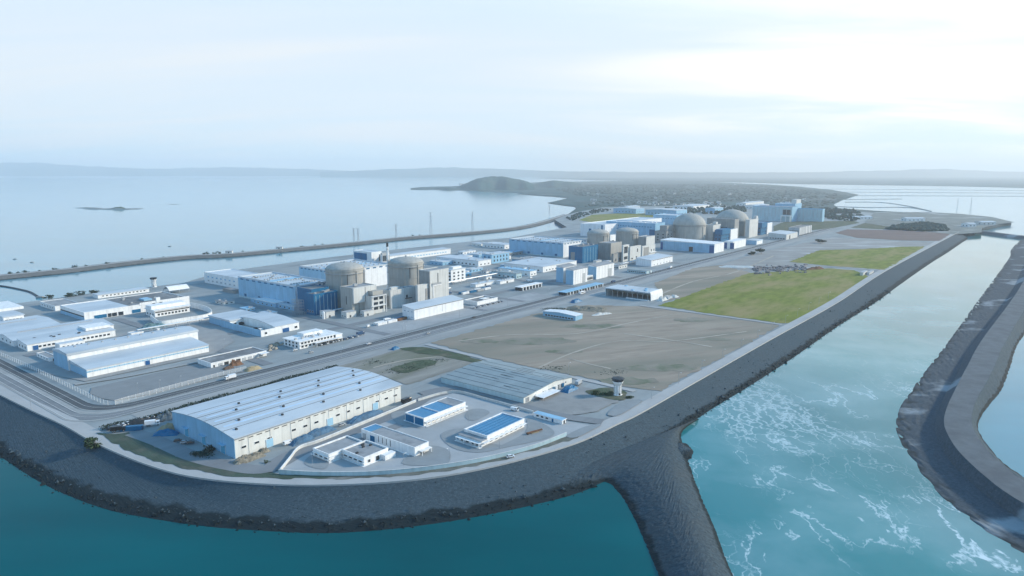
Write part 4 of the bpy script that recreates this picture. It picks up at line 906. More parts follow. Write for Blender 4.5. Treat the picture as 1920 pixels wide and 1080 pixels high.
# lamp posts
def lamp(px, h, group, label, rz=0.0, zb=0.0):
    r = tag(empty('lamp_post', at(px, zb), rz), label, 'lamp post', group)
    MB().bar((0, 0, -.2), (0, 0, h), .13, .08, 6).build('pole', M['steel'], r)
    MB().bar((0, 0, h), (1.5, 0, h + .3), .06, .05, 5).build('arm', M['steel'], r); MB().box(1.3, 2.1, -.16, .16, h + .2, h + .36).build('lamp_head', M['white2'], r); return r
for p in ((586, 877), (757, 874), (843, 862), (937, 842), (879, 789)): lamp(p, 6.5, 'lamp posts in the office yard', 'thin grey lamp post standing in the walled office yard', R(rnd.uniform(0, 360)))
for p in ((258, 742), (300, 736), (339, 728)): lamp(p, 9, 'lamp posts along the yard fence', 'pale lamp post at the edge of the empty asphalt yard', R(-40))
for p in ((420, 655), (640, 672), (760, 628), (905, 597), (1075, 548), (1290, 494)): lamp(p, 9, 'lamp posts along the main road', 'grey lamp post beside the long main road', R(-38))
lamp((59, 770), 10, None, 'tall lamp post on the sea-wall road at the far left', R(40))
lamp((1066, 708), 11, None, 'tall slim mast at the back corner of the weathered warehouse', R(40))
# things round the warehouse
yd = 'clutter along the big warehouse'
heap('spoil_heap', 'yellow-brown spoil heap against the big warehouse end wall', 'heap', (316, 806), 11, 8, 3.6, M['tan'], seed=3)
heap('tarp_stack', 'dark blue tarpaulin stack in front of the yellow spoil heap', 'stack', (310, 815), 14, 6, 3.0, M['bluep'], seed=4, rz=R(10))
for i, (p, a, m, l) in enumerate([((334, 829), 20, 'kcar', 'black car in the row before the big warehouse end wall, farthest from its doors'), ((346, 832), 22, 'scar', 'silver car between two black cars by the big warehouse end wall'), ((357, 833), 20, 'kcar', 'black car nearest the doors of the big warehouse end wall')]):
    vehicle('car', p, R(a), M[m], l)
bush((388, 849), 3.2, 16, 'low dark shrub patch along the big warehouse end wall', seed=6, n=900, m=M['leafd'], l=18, rz=AXR + R(90))
heap('rubble_heap', 'grey and tan rubble heap at the near corner of the big warehouse', 'heap', (466, 862), 18, 6, 2.6, mat('rubble', (.22, .2, .16), .95, .5, .6, bump=.8), seed=7, rough=.7)
heap('rubble_heap', 'smaller dark rubble pile left of the first warehouse door', 'heap', (494, 848), 7, 4, 2.2, mat('rubble', (.22, .2, .16)), seed=8, rough=.8)
vehicle('van', (540, 834), AXR, M['wcar'], 'white van parked against the long cream warehouse wall')
for p, l, w, h, lb in (((566, 828), 15, 5, 3.2, 'dark blue tarpaulin stack next to the white van by the cream wall'), ((598, 813), 22, 6, 3.0, 'long blue tarpaulin stack halfway along the cream warehouse wall'), ((686, 782), 28, 6, 2.8, 'longest blue-grey tarpaulin stack along the far half of the cream wall')):
    heap('tarp_stack', lb, 'stack', p, l, w, h, mat('tarpaulin', (.05, .13, .22), .6, .4, .3, bump=.6), seed=int(p[0]), rough=.35)
vehicle('car', (641, 799), AXR, M['scar'], 'silver car parked beside the middle door of the cream wall')
vehicle('truck', (762, 756), AXR + .1, M['kcar'], 'black truck at the far right corner of the big warehouse')
vehicle('truck', (222, 810), R(20), M['kcar'], 'black truck in the yard corner behind the grass bank')
r = tag(empty('shipping_container', at((247, 807)), R(14)), 'dark blue shipping container beside the black yard truck', 'container')
MB().box(-6.1, 6.1, -1.25, 1.25, .1, 2.8).build('body', M['bluep'], r); MB().box(6.11, 6.2, -1.15, 1.15, .2, 2.7).build('door', M['bcar'], r)
for x in (-6.05, 5.85): MB().box(x, x + .2, -1.3, -1.26, .1, 2.85).build('corner_post', M['dark'], r)
vehicle('truck', (286, 799), R(22), M['wcar'], 'white box truck beside the hedge at the back of the big warehouse')
heap('scrap_pile', 'dark scrap pile between the hedge and the white box truck', 'scrap', (268, 793), 22, 6, 2.6, M['dark'], seed=12, rough=.9, rz=R(24))
heap('scrap_pile', 'dark scrap pile tucked behind the big warehouse corner', 'scrap', (312, 786), 14, 7, 3.5, mat('scrap_metal', (.10, .13, .15), .7, .6, .5), seed=13, rough=.9, rz=R(24))
bush((178, 836), 5.5, 11, 'dark round bush at the bend of the sea-wall road', seed=20, n=900, m=M['leaf'])
bush((500, 868), 1.6, 4, 'small scrubby bush by the near end of the office-yard wall', seed=21, n=200)
hp = [ab(a, 44 + 1.5 * math.sin(a * .1)) for a in range(-140, 30, 6)]
r = tag(empty('hedge', (*hp[0], 0)), 'long dark hedge between the main road and the big warehouse', 'hedge'); mb = MB(); q = random.Random(5)
for a, b in zip(hp, hp[1:]):
    for i in range(170):
        k = q.random(); h = 3.0 * (.75 + .4 * mnoise.noise(Vector((a[0] * .2, a[1] * .2, 1))))
        p = Vector((a[0] + (b[0] - a[0]) * k - hp[0][0] + q.gauss(0, .8), a[1] + (b[1] - a[1]) * k - hp[0][1] + q.gauss(0, .8), h * q.random() ** .7))
        u = Vector((q.gauss(0, 1), q.gauss(0, 1), q.gauss(0, 1))).normalized(); v = u.orthogonal().normalized(); w = u.cross(v); s = q.uniform(.2, .5)
        mb.add([p - v * s, p - w * s, p + v * s, p + w * s], [(0, 1, 2, 3)])
mb.build('foliage', M['leafd'], r)
mb = MB()
for a in hp[::2]: mb.bar((a[0] - hp[0][0], a[1] - hp[0][1], -.2), (a[0] - hp[0][0], a[1] - hp[0][1], 2), .12, .05, 5)
mb.build('stem', M['trunk'], r)
for i, (p, h, w) in enumerate(((( 1140, 741), 2.2, 9), ((1120, 738), 1.6, 10), ((1180, 746), 1.4, 6))):
    bush(p, h, w, ('green shrub patch at the foot of the guard tower by the road', 'low green shrub patch between the guard tower and the storage yard', 'little shrub right of the guard tower')[i], seed=30 + i, n=400)
q = random.Random(9); mb = MB()
for p in ((770, 690), (745, 697), (790, 683), (760, 692), (820, 676), (700, 680), (1040, 690), (1150, 700)):
    c = at(p)
    for i in range(60):
        x = c + Vector((q.gauss(0, 5), q.gauss(0, 4), 0)); s = q.uniform(.2, .6)
        for j in range(5):
            d = Vector((q.gauss(0, 1), q.gauss(0, 1), 0)) * s; mb.add([x + d * .2, x + d, x + d * .7 + Vector((0, 0, s * 1.6))], [(0, 1, 2)])
o = mb.build('weeds', M['leafd']); tag(o, 'scattered dark weeds on the bare ground', 'weeds', kind='stuff')
heap('tarp_stack', 'small blue tarpaulin mound at the roadside by the scrub lot', 'stack', (741, 655), 9, 5, 2.4, M['bluep'], seed=17)

q = random.Random(77); mb = MB()
for i in range(4200):
    j = int(q.uniform(0, N1 * .62)); k = min(1.06, max(.05, q.gauss(.88, .1))) if i % 5 else q.random(); p = ta[j].lerp(wa[j], k); s_ = min(1.2, .27 * math.exp(q.gauss(0, .5))) * (1.5 if k > .8 else 1.0)
    if p.y > 900: continue
    vs = []; c = Vector((p.x + q.gauss(0, .8), p.y + q.gauss(0, .8), p.z + s_ * .25))
    for d in ((1, 0, 0), (-1, 0, 0), (0, 1, 0), (0, -1, 0), (0, 0, 1), (0, 0, -1)): vs.append(c + Vector(d) * s_ * q.uniform(.6, 1.3) + Vector((q.gauss(0, .2), q.gauss(0, .2), q.gauss(0, .1))) * s_)
    mb.add(vs, [(0, 2, 4), (2, 1, 4), (1, 3, 4), (3, 0, 4), (2, 0, 5), (1, 2, 5), (3, 1, 5), (0, 3, 5)])
o = mb.build('armour_stone', m_rock); tag(o, 'loose armour stones along the tide line of the sea wall', 'stones', kind='stuff')

for i in range(13):
    u = 204 + i * 9; m = ('kcar', 'scar', 'wcar', 'bcar', 'wcar')[i * 3 % 5]; lb = {'kcar': 'black', 'scar': 'silver', 'wcar': 'white', 'bcar': 'dark blue'}[m]
    vehicle('car', (u, 806.5 - i * 2.55), AXR + R(90), M[m], lb + ' car in the dense row under the hedge by the big warehouse', 'cars under the hedge by the big warehouse')
# ------------------------------------------------------------------ west compound
t = T('storehouse', 'long two-level white storehouse behind the empty asphalt yard', 'storehouse', (164, 709, 392, 107, 694))
Wf = t.W * .52
t.box('wall', 0, t.L, 0, Wf, -.3, t.H, M['white2'])
MB().profx([(-.6, t.H + .002), (-.6, t.H + .5), (Wf, t.H + 2.6), (Wf, t.H + .002)], -.5, t.L + .5).build('roof', M['roofw'], t.r)
h2 = t.H + 8.5
t.box('high_wall', -1.5, t.L + 7, Wf + .1, t.W, -.3, h2 - 2.6, M['white2'])
MB().profx([(Wf - .4, h2 - 2.598), (Wf - .4, h2 - .8), (t.W * .76, h2 + .3), (t.W + .5, h2 - 1.6), (t.W + .5, h2 - 2.598)], -2.1, t.L + 7.6).build('high_roof', M['roofw'], t.r)
t.box('clerestory', -1, t.L + 6.5, Wf - .16, Wf + .08, t.H + 2.7, t.H + 4.2, M['white'])
t.box('eave_band', 0, t.L, -.14, 0.0, t.H - 2.2, t.H - 1.0, M['bluel']); t.row('f', 26, t.H - 2.05, 1.8, .8, 2, t.L - 2)
t.front(fx(t, 277), .05, 3.6, 3.8, M['bdoor'], 'door', d=.3)
t.box('end_wall', -.2, -.02, 0, Wf, 0, t.H - .1, M['bluel']); t.box('end_wall', -1.7, -1.52, Wf + .3, t.W, 0, h2 - 2.8, M['bluel'])  # white ends coloured blue to stand for their shade
t.vents(0, 4, t.L, t.W * .72, t.W * .8, h2 + .2, (1.4, 1.4, .9), grid=(9, 1))
t = T('garage', 'low white garage with dark roof and open bays beside the main road', 'garage', (396, 691, 500, 371, 681))
t.flat(M['white2'], M['darkroof'], .6, pt=.5)
for i in range(8): t.front(t.L * .16 + i * t.L * .105, .05, t.L * .075, t.H * .62, M['dark' if i in (1, 3) else 'grey'], 'bay_door', d=.2)
t.front(t.L * .05, .05, 1.4, 2.3, M['dark'], 'door'); t.box('awning', t.L * .84, t.L * 1.0, -4.5, -.15, t.H * .75, t.H * .75 + .3, M['white2'])
heap('scrap_pile', 'rusty brown pile of boards in front of the open garage bays', 'scrap', (442, 685), 12, 5, 3.2, M['brown'], seed=41, rough=1.0)
heap('scrap_pile', 'flat dark brown pile near the left bays of the garage', 'scrap', (428, 692), 10, 5, 1.8, mat('dark_boards', (.12, .08, .06), .8, .4, .6), seed=42, rough=.8)
heap('sand_heap', 'tan sand heap at the edge of the main road by the garage', 'heap', (474, 693), 14, 7, 2.6, M['tan'], seed=43)
# rows of the workshop
t = T('workshop', 'front row of the long white workshop sheds at the left edge', 'workshop', (52, 659, 217, 34, 647))
t.arch(M['white2'], M['roofw'], 2.0, kind='mono'); t.row('f', 18, t.H * .35, 2.2, 1.6); t.front(6, .05, 4, 4, M['bdoor'], 'door', d=.25); t.row('e', 3, t.H * .3, 2, 2); t.vents(8, 10, t.L - 8, t.W * .3, t.W * .8, t.H + 1, (2, 1.2, 1), M['dark'], 'roof_unit', 3)
t.box('loft', t.L * .7, t.L, t.W * .4, t.W + 4, t.H + 1.6, t.H + 4, M['white2'])
t = T('workshop', 'middle row of the long white workshop sheds, with the broadest roof', 'workshop', (26, 650, 214, -6, 640))
t.arch(M['white2'], M['roofw'], 2.4, kind='gable'); t.row('e', 4, t.H * .4, 2.5, 1.6); t.box('ridge_vent', 10, t.L - 10, t.W * .5 - .5, t.W * .5 + .5, t.H + 2.6, t.H + 3.4, M['steel'])
t = T('workshop', 'rear row of the long white workshop sheds, partly out of frame', 'workshop', (-20, 636, 114, -60, 628))
t.arch(M['white2'], M['roofw'], 2.0, kind='gable'); t.row('e', 4, t.H * .4, 2.5, 1.6); t.box('ridge_vent', 10, t.L - 10, t.W * .5 - .5, t.W * .5 + .5, t.H + 2.2, t.H + 3, M['steel'])
t = T('outbuilding', 'plain white outbuilding between the workshop rows and the two-level storehouse', 'shed', (113, 657, 160, 104, 646)); t.flat(M['white2'], M['roofw'], .5); t.row('f', 5, 2, 1.4, 1.2)
t = T('outbuilding', 'small white outbuilding at the near end of the two-level storehouse', 'shed', (93, 679, 110, 69, 672)); t.flat(M['white2'], M['greyroof'], .5); t.row('e', 4, 1.2, 1.6, 1.2); t.front(t.L / 2, .1, 1.6, 2.3, M['dark'], 'door')
t = T('outbuilding', 'small white outbuilding halfway behind the two-level storehouse', 'shed', (247, 634, 270, 240, 625)); t.flat(M['white2'], M['roofw'], .5); t.row('f', 3, 1.4, 1.4, 1.2)
t = T('office_block', 'pale block with white roof cut by the left edge, nearest the bay', 'building', (8, 610, 46, -40, 594)); t.slab(M['white2'], M['roofw'], .8, .8); t.row('f', 5, t.H * .4, 2.5, 1.8); t.box('upper_roof', 4, t.L + 10, t.W * .4, t.W, t.H + .01, t.H + 2.6, M['white2'])
# works hall complex near the bay
t = T('works_hall', 'long white works hall with half its flat roof grey, near the bay', 'hall', (159, 602, 356, 114, 586))
t.flat(M['white2'], M['roofw'], .9, pt=.6); z = t.H - .9
t.box('roof_grey', t.L * .42, t.L - 1, 1, t.W - 1, z + .13, z + .32, M['darkroof']); t.box('roof_unit', t.L * .62, t.L * .7, t.W * .3, t.W * .5, z + .33, z + 2.2, M['bluel'])
t.box('upper_wall', t.L * .5, t.L + .02, -.3, -.125, z - .5, t.H + 1.6, M['white2'])
t.box('stair_tower', t.L * .66, t.L * .70, -.8, 1, z + .4, t.H + 5, M['white2'])
for a in (.635, .705): t.front(t.L * a, t.H * .48, 3.2, 4.0, y=-.3)
for u, w in ((189, 12), (206, 3.5), (215, 5), (227, 5), (256, 9)): t.front(fx(t, u), .4, w, 3.8, M['bluep'] if w > 8 else M['glass'], 'door', d=.25)
t.box('end_band', -.25, -.02, 1, t.W - 1, t.H * .42, t.H * .55, M['seam']); t.box('end_wall', -.18, -.02, 0, t.W, 0, t.H * .4, M['bluel'])
t.vents(7, t.L * .45, t.L * .95, 3, t.W - 3, z + .33, (2.2, 1.6, 1.2), M['grey'], 'roof_unit', 8)
t = T('annex', 'white two-level annex with curved ledges in front of the grey-roofed works hall', 'annex', (291, 595, 356, 274, 582))
t.slab(M['white2'], M['white2'], .7, 1.0); t.box('shade_band', .5, t.L - .3, -.2, -.02, t.H * .58, t.H * .74, M['seam']); t.row('f', 9, t.H * .18, 2.2, 2.0); t.row('e', 3, t.H * .2, 2.4, 2.0); t.box('loft', 0, t.L, t.W * .35, t.W, t.H + .01, t.H * 1.45, M['white2'])
t = T('side_shed', 'low white shed joined behind the near end of the works hall', 'shed', (104, 583, 150, 76, 574)); t.flat(M['white2'], M['greyroof'], .6); t.row('e', 5, t.H * .35, 2, 1.5)
t = T('side_shed', 'long narrow white-roofed shed on the shore behind the works hall', 'shed', (184, 560, 280, 174, 553)); t.slab(M['white2'], M['roofw'], .6, .5); t.row('f', 12, t.H * .4, 2, 1.2)
t = T('canopy', 'white curved canopy roof beside the small shore guard tower', 'canopy', (318, 552, 356, 306, 547)); t.H = 7
MB().profx([(0, 4.5)] + [(t.W * i / 12, 4.6 + 4.4 * math.sin(math.pi * i / 12)) for i in range(13)] + [(t.W, 4.5)] + [(t.W * i / 12, 4.3 + 4.4 * math.sin(math.pi * i / 12)) for i in range(12, -1, -1)], 0, t.L).build('roof', M['white2'], t.r)
for x in (.6, t.L / 2, t.L - .6):
    for y in (.5, t.W - .5): t.rep('post', (.4, .4, 4.8), M['steel'], (x, y, -.2))
r = wall_line('yard_wall', 'rounded white wall round the raised plot beside the works-hall annex', [(283, 600), (292, 608), (304, 612), (350, 605), (390, 598), (397, 591), (385, 583), (357, 576)], 5.5, M['white2'], w=.8)
t = T('shelter', 'small pale hut at the roadside behind the long two-level storehouse', 'hut', (296, 624, 300, 293, 616)); t.slab(M['white2'], M['white2'], .4, .4); t.front(t.L / 2, .2, 1.2, 2.2, M['dark'], 'door')
heap('scrap_pile', 'dark teal scrap mound in front of the rounded yard wall', 'scrap', (287, 615), 26, 12, 4.0, mat('teal_scrap', (.10, .18, .20), .8, .4, .3), seed=51, rough=.6)
t = T('hall', 'white hall with shallow arched roof and blue shutter, facing the main road', 'hall', (490, 632, 562, 414, 620))
x0 = t.W * .0
t.box('court_wall', 0, t.L * .96, 0, .6, -.3, t.H, M['white2']); t.box('court_wall', 0, .6, .62, t.W, -.3, t.H, M['bluel'])  # the end court wall is white with its shade painted blue
t.box('court_floor', .6, t.L * .35, .6, t.W, -.2, t.H * .35, M['concd'])
t.arch(M['white2'], M['roofw'], 3.2, x0=t.L * .36, x1=t.L, y0=.65, h=t.H + .6)
t.front(t.L * .63, .1, t.L * .17, t.H * .62, M['bdoor'], 'shutter', d=.25); t.front(t.L * .9, t.H * .3, 3, 2); t.front(t.L * .12, t.H * .3, 2.4, 2)
t.vents(9, t.L * .05, t.L * .33, 6, t.W - 5, t.H * .35 + .01, (3, 2.4, 2.2), M['dark'], 'machine', 4); t.rep('machine', (3.5, 3.0, 2.6), M['white2'], (t.L * .2, t.W * .2, t.H * .36))
t = T('hall', 'white hall with plain pale roof behind the arched hall with blue shutter', 'hall', (432, 616, 492, 393, 604))
t.slab(M['white2'], M['roofw'], 1.2, .8, h=t.H + 2); t.box('end_wall', -.2, -.02, 0, t.W, 0, t.H, M['bluel']); t.row('f', 5, t.H * .5, 3, 1.6)  # end wall: shade of the white end put into its blue
t = T('office_block', 'white two-storey office with cluttered flat roof beside the main road', 'building', (562, 655, 641, 532, 641))
t.slab(M['white2'], M['white2'], .6, .8, x1=t.L * .8); t.slab(M['white2'], M['white2'], .6, .3, x0=t.L * .84, y0=-.8, h=t.H * .9)
t.box('floor_band', -.1, t.L * .8, -1.0, -.14, t.H * .47, t.H * .47 + .4, M['white2']); t.row('f', 10, t.H * .6, 2.2, 1.6, 1, t.L * .78); t.row('f', 8, t.H * .15, 2.2, 1.8, 1, t.L * .7); t.row('e', 4, t.H * .58, 2.2, 1.6); t.row('e', 4, t.H * .14, 2.2, 1.8)
t.box('glass_stair', t.L * .805, t.L * .835, -.2, t.W * .8, 0, t.H * .85, M['glass'])
t.box('penthouse', t.L * .3, t.L * .75, t.W * .55, t.W * .95, t.H + .01, t.H + 2.6, M['white2']); t.vents(9, 2, t.L * .75, 2, t.W * .5, t.H + .01, (1.8, 1.6, 1.4), M['grey'], 'roof_unit', 6)
t.box('porch', t.L * .3, t.L * .95, -5.0, -1.05, 3.2, 3.5, M['white2']); [t.rep('porch_post', (.3, .3, 3.4), M['white2'], (t.L * k, -4.7, -.2)) for k in (.32, .6, .93)]
vehicle('car', (553, 658), AXR, M['wcar'], 'white car beside the end of the cluttered-roof office'); vehicle('car', (583, 662), AXR, M['scar'], 'silver car on the verge in front of the cluttered-roof office')
vehicle('truck', (726, 603), AXR, M['wcar'], 'white box truck on the works yard left of the long white store')
vehicle('van', (690, 614), AXR + .4, M['wcar'], 'white van on the works yard in front of the reactor blocks')
vehicle('truck', (676, 629), AXR, M['bcar'], 'small blue truck alone on the works yard near the road')
# yard fence
fl = smooth_line([tuple(at(p))[:2] for p in ((-30, 654), (40, 684), (95, 710), (150, 737), (192, 757), (212, 760), (240, 752), (282, 741), (345, 724), (405, 708), (470, 692))], 6)
fp = resample([Vector((p[0], p[1], 0)) for p in fl], 4.6)
r = tag(empty('fence', fp[0]), 'long pale mesh fence round the west yard corner', 'fence')
fm = bpy.data.materials.new('fence_mesh'); fm.use_nodes = True; b = fm.node_tree.nodes['Principled BSDF']; b.inputs['Base Color'].default_value = (.66, .68, .68, 1); b.inputs['Alpha'].default_value = .32; b.inputs['Roughness'].default_value = .6
mb = MB()
for a, c in zip(fp, fp[1:]):
    a, c = a - fp[0], c - fp[0]; mb.add([(a.x, a.y, .1), (c.x, c.y, .1), (c.x, c.y, 3.1), (a.x, a.y, 3.1)], [(0, 1, 2, 3)])
mb.build('mesh_panel', fm, r)
me = MB().box(-.09, .09, -.09, .09, -.2, 3.4).mesh('post', M['white2'])
for p in fp[:95]: o = link('post', me, r); o.location = p - fp[0]
mb = MB()
for a, c in zip(fp, fp[1:]): mb.bar(a - fp[0] + Vector((0, 0, 3.15)), c - fp[0] + Vector((0, 0, 3.15)), .06, n=4)
mb.build('rail', M['white2'], r)

# ------------------------------------------------------------------ reactor units
def containment(px, wpx, hcyl, rise, label, spring=.0, ribs=3, rot=AXR, slits=2, m='conc', flatdome=True, n=56):
    c = at(px); Rr = wpx / 2 * pxm(*px); r = tag(empty('reactor_building', c, rot), label, 'reactor')
    MB().lathe([(Rr, -.3), (Rr, hcyl)], n=n).build('cylinder', M[m], r, smooth=False)
    MB().lathe([(Rr + .6, hcyl + .002), (Rr + .6, hcyl + 1.6)], n=n).build('ring_beam', M[m], r)
    pr = [(Rr * .985 * math.cos(k / 12 * math.pi / 2 * .97), hcyl + 1.6 + rise * math.sin(k / 12 * math.pi / 2 * .97)) for k in range(13)]
    MB().lathe(pr, n=n).build('dome', M[m], r, smooth=True)
    for i in range(ribs):
        a = -math.pi / 2 - .9 + i * 1.8 / max(1, ribs - 1)
        x, y = math.cos(a), math.sin(a); o = MB().box(-.25, .8, -1.2, 1.2, 0, hcyl - .2).build('buttress', M[m], r); o.location = (x * Rr, y * Rr, 0); o.rotation_euler = (0, 0, a)
    for i in range(slits):
        a = -math.pi / 2 - .55 + i * 1.15; o = MB().box(-.2, .35, -.35, .35, hcyl * .62, hcyl * .93).build('slit', M['seam'], r); o.location = (math.cos(a) * Rr, math.sin(a) * Rr, 0); o.rotation_euler = (0, 0, a)
    for z in (hcyl * .3, hcyl * .6): MB().lathe([(Rr + .08, z), (Rr + .08, z + .3)], n=n).build('pour_line', M['concd'], r)
    o = MB().box(-.1, .8, -.6, .6, 0, hcyl + 1).build('ladder', M['steel'], r); o.location = (math.cos(-1.0) * Rr, math.sin(-1.0) * Rr, 0); o.rotation_euler = (0, 0, -1.0)
    MB().lathe([(Rr + 1.4, hcyl * .93), (Rr + 1.4, hcyl * .93 + .25)], n=n).build('gallery', M['steel'], r)
    mb = MB(); mb.lathe([(1.1, 0), (1.1, 1.6), (.2, 2.0)], n=10); o = mb.build('dome_cap', M['steel'], r); o.location = (0, 0, hcyl + 1.5 + rise)
    return r, Rr
def turbine_hall(px, label, wall='bluel', vt_grid=(10, 4), band=True, seed=0):
    t = T('turbine_hall', label, 'turbine hall', px)
    t.flat(M['white'], M['roofw'], 1.6, pt=.9, pm=M['roofw'])
    t.box('end_wall', -.4, -.13, 0, t.W, 0, t.H - 1.8, M[wall])  # white end looks bluish in shade; that shade is painted on
    for i in range(9): t.end(t.W * (i + .6) / 9.3, t.H - 3.4, t.W * .055, 1.5, M['bluep'], 'vent_slot', x=-.4)
    for i in range(8): t.front(t.L * (i + .6) / 8.3, t.H - 3.4, t.L * .06, 1.5, M['bluep'], 'vent_slot', y=-.13)
    t.vents(0, 6, t.L - 6, 6, t.W - 6, t.H - 1.47, (1.7, 1.7, 1.3), M["grey"], grid=vt_grid)
    t.vents(12, 6, t.L - 6, 6, t.W - 6, t.H - 1.47, (3.0, 1.4, .8), M['darkroof'], 'roof_unit', seed)
    t.box('roof_skylight', t.L * .1, t.L * .9, t.W * .46, t.W * .54, t.H - 1.46, t.H - 1.1, M['bluel'])
    for i in range(4): t.end(t.W * (i + .5) / 4, .1, 5, 5.5, M['bluep'], 'door', x=-.4)
    t.box('base_band', -.55, -.41, 0, t.W, 0.0, 2.0, M['teal'])
    return t
turbine_hall((556, 578, 622, 449, 536), 'nearest turbine hall, big pale blue box with white roof behind the first domed reactor', seed=1)
turbine_hall((632, 549, 735, 563, 508), 'second turbine hall with white roof, between the first two domed reactors', seed=2)
t = T('side_shed', 'low pale blue lean-to along the end wall of the nearest turbine hall', 'shed', (552, 583, 562, 470, 575)); t.slab(M['bluel'], M['roofw'], .6, .3); t.row('e', 9, 1.2, 2.4, 1.6)
t = T('side_shed', 'low white block on the bay side of the nearest turbine hall', 'shed', (448, 542, 500, 384, 521)); t.flat(M['white2'], M['roofw'], .8); t.row('e', 7, t.H * .55, 4, 1.8, m=M['bluel']); t.row('e', 7, t.H * .2, 4, 1.8, m=M['grey'])
t = T('shelter', 'low grey shed in front of the white block on the bay side', 'hut', (440, 551, 452, 418, 545)); t.slab(M['concd'], M['darkroof'], .5, .3)
t = T('shelter', 'pale low shed under the end wall of the nearest turbine hall', 'hut', (516, 577, 534, 478, 568)); t.slab(M['bluel'], M['white'], .6, .4); t.row('e', 4, 1.4, 2.2, 1.4)
t = T('electrical_building', 'deep blue panelled building beside the first domed reactor', 'building', (590, 592, 634, 575, 552))
t.flat(M['bluep'], M['darkroof'], .8, y1=t.W); z = t.H
t.flat(M['bluep'], M['darkroof'], .8, x0=t.L * .25, x1=t.L * 1.0, y0=t.W + .2, y1=t.W + 26, h=t.H * 1.12)
for i in range(6): t.front(t.L * (.08 + .16 * i), 1, .35, t.H - 3, M['teal'], 'pilaster', d=.35)
t.vents(6, 3, t.L - 3, 3, t.W - 3, t.H - .7, (2.4, 2, 1.8), M['steel'], 'roof_unit', 2); t.row('e', 3, 3, 2, 2)
mb = MB()
for i in range(5):
    for j in range(3): mb.bar((-9 + 3 * j, t.W + 3 * i, 0), (-9 + 3 * j, t.W + 3 * i, 16), .18, n=4)
for k in range(5):
    for j in range(3): mb.bar((-9 + 3 * j, t.W, 3 + 3.2 * k), (-9 + 3 * j, t.W + 12, 3 + 3.2 * k), .14, n=4)
    for i in range(5): mb.bar((-9, t.W + 3 * i, 3 + 3.2 * k), (-3, t.W + 3 * i, 3 + 3.2 * k), .14, n=4)
mb.build('pipe_rack', M['steel'], t.r)
containment((649, 571), 70, 40.5, 6.5, 'nearest domed reactor, tan concrete cylinder with shallow dome beside the deep blue building')
t = T('fuel_building', 'tall tan concrete block against the right of the nearest domed reactor', 'reactor annex', (661, 591, 703, 640, 539))
t.flat(M['conc'], M['greyroof'], .9, h=t.H * .98)
t.box('upper_panel', t.L * .02, t.L + 1.2, -2.4, -.13, t.H * .42, t.H * .97, M['concl']); t.box('joint', t.L * .52, t.L * .535, -2.55, -2.41, t.H * .43, t.H * .96, M['seam'])
t.front(t.L * .3, 1, .4, t.H * .4, M['seam'], 'joint'); t.end(t.W * .5, t.H * .35, 1.2, t.H * .3, M['seam'], 'slit'); t.rep('roof_unit', (4, 3, 2), M['grey'], (t.L * .4, t.W * .5, t.H * .98))
t = T('access_building', 'small stepped tan building with white balconies right of the nearest reactor', 'reactor annex', (698, 589, 722, 684, 556))
t.flat(M['concl'], M['greyroof'], .6, y1=t.W); h = t.H
for k in (.2, .48, .76):
    t.front(t.L * .3, h * k, t.L * .34, h * .16); t.front(t.L * .72, h * k, t.L * .3, h * .16)
t.box('balcony', -1.5, t.L + .5, -2.4, -.14, h * .42, h * .45, M['white2']); t.box('balcony', -1.5, t.L + .5, -2.8, -.14, h * .98, h * 1.01, M['white2']); [t.rep('column', (.5, .5, h * .97), M['white2'], (t.L * k, -2.4, -.1)) for k in (0, 1.0)]
t.box('upper_block', t.L * .2, t.L, t.W * .2, t.W, h + .01, h * 1.24, M['conc']); t.box('railing', t.L * .1, t.L + .4, -2.7, -2.5, h * 1.015, h * 1.07, M['steel'])
for p, l in (((612, 597, 628, 600, 585), 'pale box hut at the foot of the deep blue building'), ((650, 597, 668, 640, 586), 'grey box hut at the foot of the tan concrete block'), ((683, 594, 700, 676, 584), 'low white box hut below the white-balconied reactor building')):
    t = T('shelter', l, 'hut', p); t.slab(M['concl'], M['grey'], .5, .2); t.front(t.L * .4, .2, 2, 2.6, M['dark'], 'door'); t.row('e', 2, 1.2, 1.4, 1.4)
r = tag(empty('storage_tank', at((607, 598))), 'small white upright tank at the foot of the deep blue building', 'tank'); MB().lathe([(1.6, -.2), (1.6, 7), (.3, 7.8)], n=20).build('shell', M['white2'], r); MB().bar((1.7, 0, 0), (1.7, 0, 7), .12, n=5).build('pipe', M['steel'], r)
containment((763, 556), 64, 41, 6.2, 'second domed reactor, tan concrete cylinder rising behind the white vent stack', slits=3)
r = tag(empty('vent_stack', at((729, 556))), 'slim dark and white vent stack left of the second domed reactor', 'stack')
MB().bar((0, 0, 0), (0, 0, 61), 1.5, 1.25, 14).build('shaft', M['white2'], r); MB().bar((0, 0, 61.01), (0, 0, 66), 1.35, 1.35, 14).build('tip', M['dark'], r)
for z in (15, 30, 45, 58): MB().lathe([(1.9, z), (1.9, z + .5)], n=14).build('ring', M['steel'], r)
t = T('fuel_building', 'broad low tan concrete block in front of the second domed reactor', 'reactor annex', (733, 579, 781, 722, 545))
t.flat(M['concl'], M['greyroof'], 1.0); t.end(t.W * .5, 2, t.W * .5, t.H * .6, M['concd'], 'recess'); 
for k in (.28, .6, .86): t.front(t.L * k, .5, .3, t.H * .92, M['grey'], 'joint')
t.vents(8, 3, t.L - 3, 3, t.W - 3, t.H - .87, (3, 2, 1.6), M['grey'], 'roof_unit', 12); t.box('stair_box', t.L * .1, t.L * .4, t.W * .3, t.W * .8, t.H - .86, t.H + 2.5, M['concl'])
t.front(t.L * .62, t.H * .45, 2.4, 3.2, M['dark'], 'hatch', d=.3); t.box('ledge', t.L * .55, t.L * .8, -1.4, -.15, t.H * .4, t.H * .43, M['dark'])
